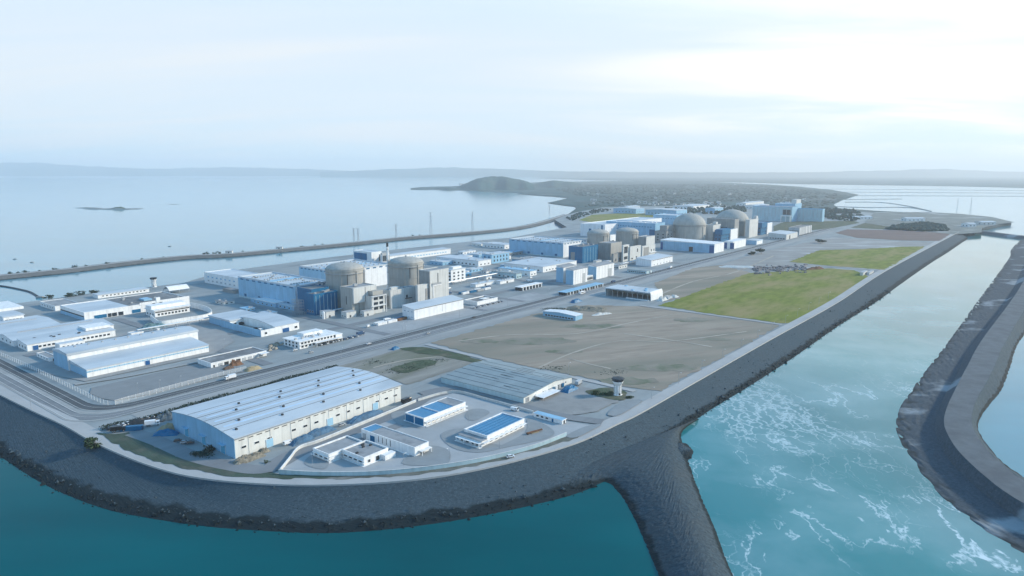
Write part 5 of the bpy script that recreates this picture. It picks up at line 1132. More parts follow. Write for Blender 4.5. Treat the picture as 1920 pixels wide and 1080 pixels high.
t = T('access_building', 'pale tan building with white balconies right of the second domed reactor', 'reactor annex', (784, 577, 824, 780, 535))
t.flat(M['concl'], M['greyroof'], .8); t.front(t.L * .47, .3, t.L * .26, t.H * .78, M['concd'], 'recess', d=.3); h = t.H
for k in (.36, .62): t.front(t.L * .8, h * k, t.L * .28, h * .14)
t.box('balcony', t.L * .6, t.L * 1.02, -3, -.14, h * .86, h * .9, M['white2']); t.rep('column', (1.2, 1.2, h * .85), M['white2'], (t.L * .66, -2, -.1)); t.box('balcony_rail', t.L * .6, t.L * 1.02, -3, -2.85, h * .901, h * 1.0, M['steel'])
t = T('fuel_building', 'tallest tan concrete block, right of the second domed reactor', 'reactor annex', (807, 573, 842, 787, 508))
t.flat(M['concl'], M['greyroof'], .9); t.front(t.L * .42, t.H * .55, .9, t.H * .36, M['dark'], 'slit', d=.3); t.box('end_wall', -.35, -.14, 0, t.W, 0, t.H - 1, M['concd']); t.front(t.L * .8, 1, .3, t.H * .9, M['grey'], 'joint')  # end wall: shaded side of the tan block painted as darker concrete
t = T('store', 'long white store with a seam down its wall, between the reactors and the main road', 'store', (777, 600, 869, 755, 580))
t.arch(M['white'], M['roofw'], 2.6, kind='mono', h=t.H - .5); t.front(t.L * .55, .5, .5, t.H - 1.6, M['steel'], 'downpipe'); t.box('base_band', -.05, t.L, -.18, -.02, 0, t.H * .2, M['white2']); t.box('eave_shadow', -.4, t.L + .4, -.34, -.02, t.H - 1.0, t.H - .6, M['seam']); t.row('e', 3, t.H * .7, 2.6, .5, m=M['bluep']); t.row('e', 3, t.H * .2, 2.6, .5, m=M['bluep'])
t = T('store', 'low white building with sunken dark roof, right of the long white store', 'store', (895, 573, 933, 869, 566)); t.flat(M['white2'], M['darkroof'], 1.0, pt=1.2); t.box('roof_unit', t.L * .5, t.L * .8, t.W * .3, t.W * .6, t.H - .8, t.H - .1, M['white2'])
t = T('office_block', 'white rounded office block just right of the tallest tan block', 'building', (846, 531, 873, 836, 506)); t.slab(M['white2'], M['roofw'], 1.0, .4)
for k in (.18, .42, .66): t.row('e', 2, t.H * k, t.W * .38, t.H * .14); t.row('f', 3, t.H * k, 3.2, t.H * .12)
t.box('penthouse', t.L * .2, t.L * .8, t.W * .2, t.W * .8, t.H + .01, t.H + 3, M['white2'])
# bay-side store and switch building
t = T('store', 'very long white store on the bay shore behind the second domed reactor', 'store', (722, 492, 845, 706, 481)); t.slab(M['white2'], M['roofw'], 1.0, .6); t.row('f', 20, t.H * .3, 4, 2, m=M['bluel'])
t = T('switch_building', 'tall white building with blue end wall beside the bay-side store', 'building', (697, 493, 716, 663, 473)); t.flat(M['white2'], M['roofw'], .8); t.box('end_wall', -.4, -.13, t.W * .25, t.W * .95, 1, t.H - 3, M['bluep']); t.front(t.L * .8, 2, 3, t.H * .6)
t = T('switch_building', 'dark framed building between the tall white building and the bay-side store', 'building', (717, 494, 731, 714, 475)); t.flat(M['grey'], M['greyroof'], .8); t.row('f', 4, t.H * .2, 3, t.H * .55); t.box('end_frame', -.4, -.13, t.W * .1, t.W * .9, 1, t.H - 2, M['white2'])
t = T('side_shed', 'low white shed left of the blue-ended building on the bay shore', 'shed', (664, 492, 690, 652, 487)); t.slab(M['white2'], M['roofw'], .8, .4); t.row('e', 3, 1.5, 2.5, 1.5)

# ------------------------------------------------------------------ sheds between the units
mid = [
 ('two-tone blue and white block between the reactor units, tallest of the mid sheds', (922, 495, 955, 904, 477), 'bluel', 'roofw', 2),
 ('bright white box at the end of a long low roof, left of the two-tone block', (897, 500, 921, 818, 489), 'white2', 'roofw', 1),
 ('long white shed with open right end, below the third turbine hall', (1018, 511, 1081, 946, 500), 'white2', 'roofw', 1),
 ('low teal-sided shed with a small white end, left of the long open-ended shed', (994, 518, 1006, 935, 508), 'white2', 'bluel', 1),
 ('scruffy glazed shed nearest the road among the mid sheds', (968, 523, 978, 922, 513), 'teal', 'rooft', 1),
 ('flat white slab store nearest the road, left of the scruffy glazed shed', (892, 539, 928, 882, 533), 'white2', 'roofw', 0),
 ('flat white slab store with a dark hatch, right of the other slab store', (938, 533, 964, 930, 527), 'white2', 'roofw', 0),
 ('long pale roof behind the rounded white office block', (830, 498, 868, 806, 491), 'bluel', 'roofw', 1),
 ('narrow white roof with blue gutters, left of the bright white box', (852, 489, 886, 836, 483), 'white2', 'roofw', 1),
 ('blue-grey shed under the corner of the third turbine hall', (952, 481, 980, 938, 474), 'concd', 'bluel', 1),
 ('pale shed with streaked roof, behind the two-tone block', (898, 483, 924, 876, 477), 'bluel', 'roofw', 1),
 ('dark low shed right of the two-tone block', (980, 493, 1012, 960, 487), 'bluel', 'greyroof', 1),
 ('white streaky-roofed shed between the two-tone block and the long open-ended shed', (962, 504, 998, 938, 498), 'bluel', 'roofw', 1),
 ('low white shed on the bay shore left of the third turbine hall', (946, 467, 966, 905, 459), 'white2', 'roofw', 1),
 ('tan-roofed low shed at the tip of the bay', (902, 462, 916, 884, 457), 'cream', 'roofw', 1),
 ('small blue hut between the rounded office and the slab stores', (872, 519, 884, 862, 513), 'bluep', 'bluel', 0),
 ('low white hut behind the slab stores', (912, 524, 922, 898, 519), 'white2', 'roofw', 0),
]
for lb, p, w, rf, rows in mid:
    t = T('shed', lb, 'shed', p, group='sheds between the reactor units'); t.H = max(3.2, t.H); t.slab(M[w], M[rf], .7, .5)
    nf = max(2, int(t.L / 9)); ne = max(2, int(t.W / 9))
    for k in range(rows): t.row('f', nf, t.H * (.2 + .38 * k), 2.8, t.H * .2); t.row('e', ne, t.H * (.2 + .38 * k), 3.2, t.H * .2, m=M['bluep'] if w == 'bluel' else None)
    t.front(t.L * .5, .1, 3, min(4, t.H * .5), M['dark'], 'door') if rows == 0 else None
    t.vents(4, 2, t.L - 2, 2, t.W - 2, t.H + .003, (2.6, 1.6, 1.2), M['grey'], 'roof_unit', int(p[0]))
t = T('bus_shelter', 'white colonnaded shelter on the works road left of the pump-house pair', 'shelter', (978, 546, 1018, 965, 539)); t.slab(M['dark'], M['white2'], .8, .5, x0=1, y0=1.5)
for i in range(7): t.rep('column', (1.2, 1.2, t.H - .9), M['white2'], (t.L * (i + .5) / 7, .3, -.1))
t = T('long_canopy', 'long flat grey canopy on white columns beside the main road', 'canopy', (1062, 555, 1133, 1046, 549)); t.slab(M['dark'], M['bluel'], .6, 1.0, x0=2, y0=2.5)
for i in range(14): t.rep('column', (1.4, 1.0, t.H - .7), M['white2' if i % 3 else 'concd'], (t.L * (i + .5) / 14, .6, -.1))
for lb, p in (('front white pump house with tall ribbed wall, of the pair beside the long canopy', (1075, 534, 1101, 1061, 505)), ('taller white pump house at the right of the pair beside the long canopy', (1118, 524, 1151, 1103, 498)), ('rear white pump house behind the front one of the pair', (1056, 530, 1080, 1043, 500))):
    t = T('pump_house', lb, 'pump house', p); t.arch(M['white2'], M['greyroof'], 2, kind='mono', ov=.4, h=t.H - 1.5)
    t.box('end_wall', -.35, -.02, 0, t.W, 0, t.H - 2, M['bluel']); [t.front(t.L * k, .5, .35, t.H - 3, M['grey'], 'rib') for k in (.15, .32, .5, .68, .85)]; t.front(t.L * .75, .2, t.L * .22, t.H * .6, M['grey'], 'door')  # blue end wall carries the shade of a white wall in its colour
t = T('link_building', 'low dark-windowed link between the two white pump houses', 'building', (1100, 527, 1112, 1094, 518)); t.slab(M['concl'], M['white2'], .6, .2); t.row('f', 4, 1, 3, t.H * .5)
# open hall and rubble by the grass field
t = T('open_hall', 'pale hall with dark open side and arched right end by the green field', 'hall', (1218, 564, 1240, 1135, 549))
hh = t.H
t.box('roof', -.6, t.L, -.5, t.W + .6, hh - 1.2, hh, M['roofw']); t.box('back_wall', t.L - .6, t.L - .1, 0, t.W, -.2, hh - 1.202, M['teal']); t.box('side_wall', 0, t.L - .62, t.W - .6, t.W, -.2, hh - 1.202, M['teal'])
for i in range(9): t.rep('column', (.7, .7, hh - 1.2), M['concd'], (.5, t.W * (.05 + .9 * i / 8) - .3, -.003))
MB().profx([(-2.0, 0), (-1.6, hh * .7), (-.52, hh + .6), (.4, hh + .9), (.4, hh + .01), (-.51, hh * .9), (-.8, hh * .6), (-1.0, 0)], 0, t.L).build('arched_end', M['white2'], t.r)
t.box('floor_step', -3, -.2, 0, t.W * .5, -.1, .8, M['white2']); t.vents(5, 3, t.L - 3, 4, t.W - 4, hh + .003, (4, 3, .8), M['bluel'], 'roof_unit', 4)
t = T('site_hut', 'long pale blue site hut beside the dark scrub on the bare field', 'hut', (1079, 602, 1092, 1018, 593)); t.arch(M['bluel'], M['white'], 1.4, kind='gable'); t.row('e', 10, 1, 2.6, 1.6)
bush((1050, 583), 4, 18, 'dark scrub patch behind the long pale site hut', seed=61, n=900, m=M['leafd'], l=40, rz=R(160))
heap('rubble_heap', 'grey-brown rubble spread behind the site hut and scrub', 'heap', (1100, 580), 46, 26, 2.6, mat('rubble', (.22, .2, .16)), seed=62, rough=1.0, rz=R(170))
heap('rubble_heap', 'white rubble strip right of the long pale site hut', 'heap', (1128, 590), 26, 6, 1.6, M['concl'], seed=63, rough=1.0, rz=R(30))
heap('tarp_stack', 'flat blue tarpaulin mound beside the main road above the scrub', 'stack', (1080, 566), 18, 8, 3.5, M['bluep'], seed=64)
for i, (p, l) in enumerate((((1242, 563), 'white rubble heap against the arched end of the open hall'), ((1252, 559), 'grey rubble heap second from the arched end of the open hall'), ((1264, 557), 'small rubble heap farthest from the open hall, at the green field'))):
    heap('rubble_heap', l, 'heap', p, 18 - 3 * i, 9, 3.4 - .6 * i, M[('concl', 'grey', 'concl')[i]], seed=70 + i, rough=1.0)
q = random.Random(14); mb = MB()
for i in range(170):
    u = q.uniform(1412, 1512); v = 505 + q.gauss(0, 3.4) - (u - 1460) * .03; c = at((u, v)); a = q.uniform(0, 3); l, w, h = q.uniform(2, 8), q.uniform(1.2, 3), q.uniform(.6, 2.6)
    d = Vector((math.cos(a), math.sin(a), 0)); e = Vector((-d.y, d.x, 0)); vs = [c + d * (sx * l / 2) + e * (sy * w / 2) + Vector((0, 0, z)) for z in (-.05, h) for sx, sy in ((-1, -1), (1, -1), (1, 1), (-1, 1))]
    mb.add(vs, [(0, 1, 5, 4), (1, 2, 6, 5), (2, 3, 7, 6), (3, 0, 4, 7), (4, 5, 6, 7)])
tag(mb.build('scrap_metal', mat('scrap_metal2', (.20, .19, .20), .8, .6, .08)), 'spread of grey scrap beams at the far edge of the green field', 'scrap', kind='stuff')
heap('settling_pond_rim', 'pale pile of plates left of the scrap beams', 'heap', (1382, 501), 60, 16, 2.2, M['concl'], seed=74, rough=.6, rz=R(175))
heap('rubble_heap', 'dark brown rubble strip right of the scrap beams', 'heap', (1528, 505), 36, 8, 2.8, M['brown'], seed=75, rough=1.0, rz=R(20))
for p, l in (((1618, 517, 1626, 1612, 511), 'small pale hut at the corner of the green field by the sea wall'), ((1630, 515, 1638, 1625, 511), 'second pale hut by the sea wall, nearer the road than the first')):
    t = T('site_hut', l, 'hut', p); t.slab(M['concl'], M['grey'], .5, .3); t.row('f', 3, 1, 1.8, 1.6)
# ------------------------------------------------------------------ third and fourth unit
turbine_hall((1056, 483, 1100, 955, 455), 'third turbine hall, long pale blue box left of the pair of middle domes', seed=3, vt_grid=(9, 5))
t = T('turbine_hall', 'fourth turbine hall with white end block and blue slits, behind the middle domes', 'turbine hall', (1134, 445, 1240, 1088, 421))
t.flat(M['white'], M['roofw'], 1.5, pt=.9); t.end(t.W * .12, 4, t.W * .07, t.H * .8, M['bluep'], 'slit'); t.end(t.W * .6, 2, t.W * .1, t.H * .55, M['bluep'], 'door'); t.row('f', 10, t.H * .55, 4, 2, m=M['bluep'])
t = T('turbine_hall', 'long pale blue hall behind the fourth turbine hall, facing the first big dome', 'turbine hall', (1228, 446, 1246, 1136, 419))
t.flat(M['bluel'], M['roofw'], 1.5, pt=.9); t.end(t.W * .06, 2, 14, t.H * .5, M['bluep'], 'door'); t.vents(8, 2, t.L - 2, 6, t.W - 6, t.H - 1.3, (4, 3, 2), M['white2'], 'roof_unit', 3); t.row('e', 16, t.H * .7, 4, 1.6, m=M['bluep'])
t = T('turbine_hall', 'farthest pale hall with blue base, left of the first big dome', 'turbine hall', (1268, 428, 1290, 1224, 404)); t.flat(M['bluel'], M['roofw'], 1.5, pt=.9); t.end(t.W * .9, 1, 16, t.H * .45, M['bluep'], 'door'); t.row('e', 8, t.H * .7, 4, 1.6, m=M['bluep'])
t = T('electrical_building', 'deep blue panelled building at the left foot of the third reactor', 'building', (1092, 494, 1121, 1066, 463)); t.flat(M['bluep'], M['darkroof'], 1.0); t.row('f', 5, 1, .5, t.H - 4, m=M['teal'], name='pilaster'); t.end(t.W * .7, 1, 8, t.H * .6, M['concd'], 'recess'); t.vents(6, 3, t.L - 3, 3, t.W - 3, t.H - .8, (3, 2.4, 2), M['steel'], 'roof_unit', 5)
containment((1121, 474), 41, 36, 6.5, 'left of the two middle domed reactors, grey shaft beside the deep blue building')
t = T('fuel_building', 'grey-sided block with lit tan wall against the left middle reactor', 'reactor annex', (1145, 488, 1165, 1121, 456)); t.flat(M['conc'], M['greyroof'], 1.0); t.box('end_wall', -.35, -.14, 0, t.W, 0, t.H - 1.1, M['concd']); t.front(t.L * .6, .5, .5, t.H * .9, M['grey'], 'joint'); t.end(t.W * .7, t.H * .3, 2.4, t.H * .35, M['seam'], 'slit')  # darker end wall paints in the shade beside the lit front
t = T('fuel_building', 'low dark block at the foot of the left middle reactor', 'reactor annex', (1150, 493, 1166, 1146, 476)); t.flat(M['concd'], M['greyroof'], .8); t.row('f', 2, 2, 3, t.H * .3)
containment((1175, 472), 41, 38, 6.5, 'right of the two middle domed reactors, grey shaft with bright edge')
t = T('access_building', 'narrow white-framed tower between the two middle reactors', 'reactor annex', (1168, 491, 1179, 1165, 460)); t.flat(M['concl'], M['greyroof'], .8)
for k in (.12, .5): t.front(t.L * .45, t.H * k, t.L * .6, t.H * (.18 if k < .3 else .4))
t = T('fuel_building', 'pale tan block with two small windows before the right middle reactor', 'reactor annex', (1181, 489, 1201, 1178, 463)); t.flat(M['concl'], M['greyroof'], .9); t.front(t.L * .68, t.H * .55, 3, t.H * .25); t.front(t.L * .6, t.H * .1, 4, t.H * .14); t.front(t.L * .2, t.H * .08, 5, t.H * .1)
t = T('access_building', 'tan block with big dark door right of the right middle reactor', 'reactor annex', (1204, 483, 1228, 1201, 462)); t.flat(M['concl'], M['greyroof'], .8); t.front(t.L * .3, .3, t.L * .4, t.H * .85, M['concd'], 'door'); t.row('f', 2, t.H * .4, 3, t.H * .2, t.L * .6, t.L); t.box('balcony', t.L * .55, t.L, -2.6, -.15, t.H * .3, t.H * .34, M['white2'])
t = T('fuel_building', 'tallest tan block right of the right middle reactor', 'reactor annex', (1211, 476, 1227, 1196, 444)); t.flat(M['concl'], M['greyroof'], 1.0); t.box('end_wall', -.35, -.14, 0, t.W, 0, t.H - 1.1, M['concd']); t.front(t.L * .45, 1, .5, t.H * .9, M['grey'], 'joint')  # end wall colour darkened for the side turned from the sun
t = T('switch_building', 'small white building with a dark doorway between the two middle reactor domes', 'building', (1144, 462, 1154, 1141, 441)); t.flat(M['white2'], M['roofw'], .8); t.front(t.L * .5, .4, t.L * .35, t.H * .5); t.box('sky_bridge', t.L, t.L + 12, t.W * .2, t.W * .8, t.H * .8, t.H, M['bluep'])
for p, l in (((1118, 497, 1128, 1112, 489), 'small pale hut nearest the deep blue building of the third reactor'), ((1136, 497, 1146, 1130, 490), 'small pale hut at the foot of the left middle reactor'), ((1232, 486, 1240, 1228, 478), 'small white hut right of the tan block with big dark door')):
    t = T('shelter', l, 'hut', p); t.slab(M['concl'], M['grey'], .5, .3); t.row('f', 2, 1.2, 2.4, 2)
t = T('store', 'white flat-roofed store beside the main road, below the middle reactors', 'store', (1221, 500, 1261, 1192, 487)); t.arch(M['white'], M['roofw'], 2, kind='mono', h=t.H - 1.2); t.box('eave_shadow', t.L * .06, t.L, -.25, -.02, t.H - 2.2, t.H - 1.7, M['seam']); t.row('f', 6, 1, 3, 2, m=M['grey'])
t = T('side_shed', 'low teal shed at the roadside below the white flat-roofed store', 'shed', (1212, 514, 1222, 1176, 508)); t.slab(M['teal'], M['rooft'], .5, .4); t.row('e', 8, 1.2, 2.6, 1.4)
vehicle('truck', (1216, 512), AXR + R(90), M['wcar'], 'white truck parked at the end of the low teal shed')
vehicle('bus', (1234, 490), AXR, M['wcar'], 'white bus behind the white flat-roofed store')
# ------------------------------------------------------------------ the two big domes
def big_dome(px, wpx, vtop, label):
    c = at(px); Rr = wpx / 2 * pxm(*px); H = solve_h(c, vtop); r = tag(empty('reactor_building', c, AXR), label, 'reactor'); hc = H - Rr * .78
    MB().lathe([(Rr, -.3), (Rr, hc)], n=60).build('cylinder', M['conc'], r)
    MB().lathe([(Rr + .7, hc + .003), (Rr + .7, hc + 2.2)], n=60).build('ring_beam', M['concd'], r)
    MB().lathe([(Rr * math.cos(k / 16 * math.pi / 2 * .985), hc + 2.2 + (Rr * .78 - 2.2) * math.sin(k / 16 * math.pi / 2 * .985)) for k in range(17)], n=60).build('dome', M['conc'], r, smooth=True)
    for i in range(4):
        a = -math.pi * .95 + i * .62; o = MB().box(-.25, .9, -1.6, 1.6, 0, hc - .2).build('buttress', M['conc'], r); o.location = (math.cos(a) * Rr, math.sin(a) * Rr, 0); o.rotation_euler = (0, 0, a)
    o = MB().lathe([(1.6, 0), (1.6, 2.2), (.3, 2.8)], n=12).build('dome_cap', M['steel'], r); o.location = (0, 0, H - .1); return Rr
big_dome((1291, 452), 60, 400, 'left of the two big domed reactors behind the long white low building')
big_dome((1371, 440), 60, 392.5, 'right of the two big domed reactors, farthest dome of the plant')
def block(name, lb, cat, p, w='conc', rf='greyroof', rows=0, door=None, wm=None):
    t = T(name, lb, cat, p); t.flat(M[w], M[rf], 1.0)
    for k in range(rows): t.row('f', max(2, int(t.L / 12)), t.H * (.2 + .7 * k / max(1, rows)), 3.4, t.H * .1, m=wm); t.row('e', max(2, int(t.W / 12)), t.H * (.2 + .7 * k / max(1, rows)), 3.4, t.H * .1, m=wm)
    if door: t.front(t.L * .5, .3, t.L * .3, t.H * door, M['dark'], 'door')
    return t
t = block('fuel_building', 'broad grey concrete block in front of the left big dome', 'reactor annex', (1295, 455, 1304, 1250, 427)); t.box('ledge', -1.2, -.15, 2, t.W - 2, t.H * .62, t.H * .66, M['concd']); t.end(t.W * .3, t.H * .6, 14, 4, M['concd'], 'recess'); t.end(t.W * .75, t.H * .6, 18, 4, M['concd'], 'recess')
t = block('access_building', 'dark stepped block left of the left big dome', 'reactor annex', (1249, 456, 1262, 1227, 434), 'concd', rows=3)
t.box('upper_block', t.L * .2, t.L * 1.5, t.W * .1, t.W * .7, t.H + .01, t.H * 1.45, M['concd'])
t = block('fuel_building', 'lit tan block right of the left big dome', 'reactor annex', (1336, 452, 1350, 1320, 422), 'concl'); t.rep('roof_unit', (10, 8, 5), M['concl'], (t.L * .7, t.W * .4, t.H)); t.front(t.L * .4, t.H * .3, 3, t.H * .2)
t = block('fuel_building', 'wide low dark block in front of the right big dome', 'reactor annex', (1376, 449, 1384, 1324, 411), 'concd'); t.end(t.W * .5, t.H * .5, t.W * .5, 4, M['seam'], 'recess')
t = block('fuel_building', 'lit tan block right of the right big dome', 'reactor annex', (1404, 446, 1420, 1396, 412), 'concl'); t.box('stair_tower', t.L * .8, t.L, 1, 8, t.H - 1, t.H + 6, M['concl'])
for p, lb, wp in (((1352, 454, 1379, 1339, 432), 'deep blue building between the two big domes with white wall at its right', (1362, 452, 1380, 1358, 431)), ((1426, 441, 1444, 1415, 419), 'deep blue building right of the right big dome', None)):
    t = block('electrical_building', lb, 'building', p, 'bluep', 'darkroof', 2); t.box('upper_block', -3, t.L * .5, -3, t.W * .8, t.H * .62, t.H + 2, M['bluep']); t.box('white_wall', t.L * .55, t.L * 1.05, -2.6, -.15, 0, t.H * .95, M['white2'])
t = T('store', 'long white low building in front of the left big dome', 'store', (1339, 475, 1357, 1238, 457)); t.arch(M['white2'], M['white'], 2, kind='mono', h=t.H - 1); t.box('end_wall', -.4, -.02, 0, t.W, 0, t.H - 1.4, M['bluel']); t.end(5, .2, 9, t.H * .8, M['bdoor'], 'door', x=-.4); t.end(t.W - 3, .2, 5, t.H * .8, M['bdoor'], 'door', x=-.4); t.end(t.W * .42, .2, 8, t.H * .5, M['dark'], 'hatch', x=-.4)  # white long side in shade, painted blue as end wall
t = T('store', 'white low building in front of the right big dome', 'store', (1374, 467, 1398, 1358, 453)); t.slab(M['white2'], M['white'], 1, .4); t.end(t.W * .1, .2, 8, t.H * .8, M['bdoor'], 'door'); t.end(t.W * .9, .2, 7, t.H * .8, M['bdoor'], 'door')
t = T('store', 'small pale store with bright end, right of the two white low buildings', 'store', (1418, 459, 1430, 1399, 451)); t.slab(M['bluel'], M['roofw'], .6, .4); t.front(t.L * .5, 0, t.L * .9, t.H * .8, M['white2'], 'door')
t = T('store', 'low building with arched white end at the roadside beyond the big domes', 'store', (1474, 450, 1495, 1440, 440)); t.arch(M['concl'], M['roofw'], 2, kind='mono'); t.front(t.L * .3, .2, 8, t.H * .7, M['dark'], 'door'); t.row('e', 6, 1.5, 4, 2)
t = T('office_block', 'dark-roofed low block with white pillars beyond the roadside store', 'building', (1498, 441, 1521, 1478, 427)); t.flat(M['grey'], M['darkroof'], 1.0)
for k in (.03, .55, .8, .97): t.front(t.L * k, 0, 3.5, t.H * .98, M['white2'], 'pillar', d=.8)
t.row('e', 4, t.H * .3, 5, t.H * .3, m=M['darkroof'])
for p, lb, nb in (((1484, 416, 1496, 1410, 388), 'left wing of the long ribbed blue-grey hall on the far meadow', 11), ((1541, 416, 1545, 1484, 392), 'right wing of the long ribbed blue-grey hall, with bright white end', 9)):
    t = T('assembly_hall', lb, 'hall', p); t.flat(M['bluel'], M['greyroof'], 1.6); t.box('end_wall', -.5, -.13, 0, t.W, 0, t.H - 2, M['teal'])
    for i in range(nb): t.end(t.W * (i + .5) / nb, .5, .9, t.H - 3, M['grey'], 'rib', x=-.5, d=.6)
    t.box('low_band', -1.5, -.55, t.W * .04, t.W * .8, 0, t.H * .3, M['teal'])
    if nb == 11:
        t.box('porch', -8, -.6, 1, t.W * .26, t.H * .36, t.H * .42, M['white2']); t.end(t.W * .13, t.H * .45, t.W * .2, t.H * .35, M['glass'], 'window', x=-.5); [t.rep('column', (2.2, 2.2, t.H * .36), M['white2'], (-7, y, 0)) for y in (3, t.W * .13, t.W * .25)]
t = T('office_block', 'pale stepped block behind the long ribbed hall', 'building', (1490, 400, 1502, 1452, 382)); t.flat(M['bluel'], M['roofw'], 1.2); t.box('tower', t.L * .2, t.L * .9, 1, t.W * .25, t.H - 1, t.H + 14, M['concl']); t.row('e', 9, t.H * .6, 5, 3, m=M['grey'])
# ------------------------------------------------------------------ far site buildings and town
far = [('pale blue store with bright white end on the far side of the oval meadow', (1192, 401, 1208, 1150, 392), 'bluel'), ('long pale blue store right of the white-ended one, far behind the domes', (1268, 405, 1288, 1210, 395), 'bluel'),
       ('low white roof in the trees behind the left big dome', (1300, 392, 1330, 1262, 387), 'white2'), ('low white shed far behind the gap between the big domes', (1340, 400, 1356, 1322, 391), 'bluel'),
       ('white slab block in the trees far behind the right big dome', (1398, 386, 1432, 1380, 381), 'white2'), ('white low block left of the long ribbed hall', (1420, 392, 1442, 1396, 386), 'white2'),
       ('low pale roof at the edge of the wood beyond the oval meadow', (1178, 393, 1200, 1160, 388), 'roofw'), ('bright low roof far right by the salt pans', (1604, 411, 1622, 1588, 407), 'white2'),
       ('low pale shed on the headland by the sea wall', (1700, 415, 1722, 1684, 410), 'white2'), ('small pale shed at the tip of the headland', (1840, 422, 1862, 1832, 417), 'concl'), ('white hut on the headland beside the causeway', (1816, 426, 1826, 1810, 420), 'white2')]
for lb, p, w in far:
    t = T('store', lb, 'store', p, **(dict(rot=R(8), L=(p[2] - p[3]) * pxm(p[0], p[1]), W=26) if p[0] > 1500 else {})); t.H = max(4, t.H); t.arch(M[w], M['roofw'], 2.5, kind='gable', ov=.8, t=.6); t.row('f', max(2, int(t.L / 14)), t.H * .3, 4, 2.4); t.row('e', max(2, int(t.W / 14)), t.H * .3, 4, 2.4)
hm = MB().box(-9, 9, -6, 6, -.5, 9).mesh('wall', M['white2']); hr = MB().profx([(-6.6, 9.002), (6.6, 9.002), (0, 12.5)], -9.6, 9.6).mesh('roof', M['greyroof']); hw = MB().box(-7, 7, -6.08, -5.9, 3, 6.5).mesh('window', M['glass'])
q = random.Random(21)
def house(u, v, k, lb, grp):
    r = tag(empty('village_house', G(u, v, zf), q.uniform(-.6, .6)), lb, 'house', grp); r.scale = (k, k, k); link('wall', hm, r); link('roof', hr, r); link('window', hw, r)
for i in range(46):
    u = 890 + abs(q.gauss(0, 1)) * 24 if i % 3 else q.uniform(862, 1000); v = 351.5 + q.uniform(-2.6, 3.0); house(min(u, 1010), v, q.uniform(1.5, 2.8), 'tiny white house in the village under the headland hill', 'village houses under the headland hill')
for i in range(16):
    u = q.uniform(1080, 1560); v = q.uniform(346, 384); house(u, v, q.uniform(.6, 1.1), 'tiny pale house scattered in the wooded lowland behind the plant', 'houses scattered in the far lowland')
for i in range(26):
    u = 1255 + q.gauss(0, 70); v = 383 + q.uniform(-2.5, 3); house(u, v, q.uniform(.6, 1.0), 'tiny white house in the row behind the big domes', 'houses in the strip behind the big domes')
# woods
def wood(name, lb, outline, n, h, m, z, seed, sz=1.0):
    q = random.Random(seed); us = [p[0] for p in outline]; vs_ = [p[1] for p in outline]; mb = MB(); k = 0
    def inside(u, v):
        c = False
        for (x1, y1), (x2, y2) in zip(outline, outline[1:] + outline[:1]):
            if (y1 > v) != (y2 > v) and u < (x2 - x1) * (v - y1) / (y2 - y1) + x1: c = not c
        return c
    pts = [G(u, v, z) for u, v in outline]; xs = [p.x for p in pts]; ys = [p.y for p in pts]; ol = [(p.x, p.y) for p in pts]; outline = ol
    for _ in range(n * 6):
        if k >= n: break
        x, y = q.uniform(min(xs), max(xs)), q.uniform(min(ys), max(ys))
        if not inside(x, y) or mnoise.noise(Vector((x * .006, y * .006, seed))) < -.25: continue
        k += 1; r = q.uniform(3.5, 7.5) * sz; hh = h * q.uniform(.6, 1.25); nn = 6; vs = []
        for zz, rr in ((.15, .8), (.5, 1.0), (.82, .62)):
            for i in range(nn): a = 6.283 * i / nn + q.random(); f = r * rr * q.uniform(.7, 1.25); vs.append((x + f * math.cos(a), y + f * math.sin(a), z + hh * (zz + q.uniform(-.07, .07))))
        vs.append((x, y, z + hh)); fs = []
        for j in range(2):
            for i in range(nn): fs.append((j * nn + i, j * nn + (i + 1) % nn, (j + 1) * nn + (i + 1) % nn, (j + 1) * nn + i))
        fs += [(2 * nn + i, 2 * nn + (i + 1) % nn, 3 * nn) for i in range(nn)]; mb.add(vs, fs)
    return tag(mb.build(name, m), lb, 'woodland', kind='stuff')
mw = mat('far_foliage', (.016, .055, .052), .95, .5, .02, detail=4)
wood('woodland', 'dark low wood beside the ploughed field near the sea wall', [(1660, 430), (1690, 423), (1740, 420), (1772, 426), (1776, 434), (1720, 434)], 500, 8, mw, 0, 1, 1.2)
wood('woodland', 'wooded lowland behind the plant', [(1090, 388), (1140, 372), (1080, 366), (1040, 356), (1100, 346), (1330, 345), (1470, 350), (1590, 366), (1560, 384), (1545, 391), (1300, 386), (1180, 386)], 4200, 3.6, mw, zf, 2, 1.4)
wood('woodland', 'belt of trees round the ribbed hall and meadow', [(1540, 392), (1600, 394), (1622, 408), (1600, 416), (1550, 412)], 260, 9, mw, 0, 3)
wood('woodland', 'patches of trees between the far stores', [(1240, 392), (1400, 388), (1400, 398), (1330, 404), (1260, 402)], 240, 10, mw, 0, 4)
wood('woodland', 'scrub along the coast track past the breakwater root', [(1060, 410), (1090, 398), (1130, 392), (1150, 394), (1100, 404), (1075, 414)], 160, 5, mw, 0, 5, .7)
for p, h, w, lb, sd in (((1538, 456), 9, 22, 'dark round tree by the stony ground near the far end of the main road', 81), ((1427, 476), 11, 20, 'dark flat-topped tree beside the main road', 82), ((1408, 478), 7, 16, 'low green tree left of the flat-topped one by the main road', 83)):
    tree(p, h, w, lb, seed=sd, m=M['leafd'], n=600)
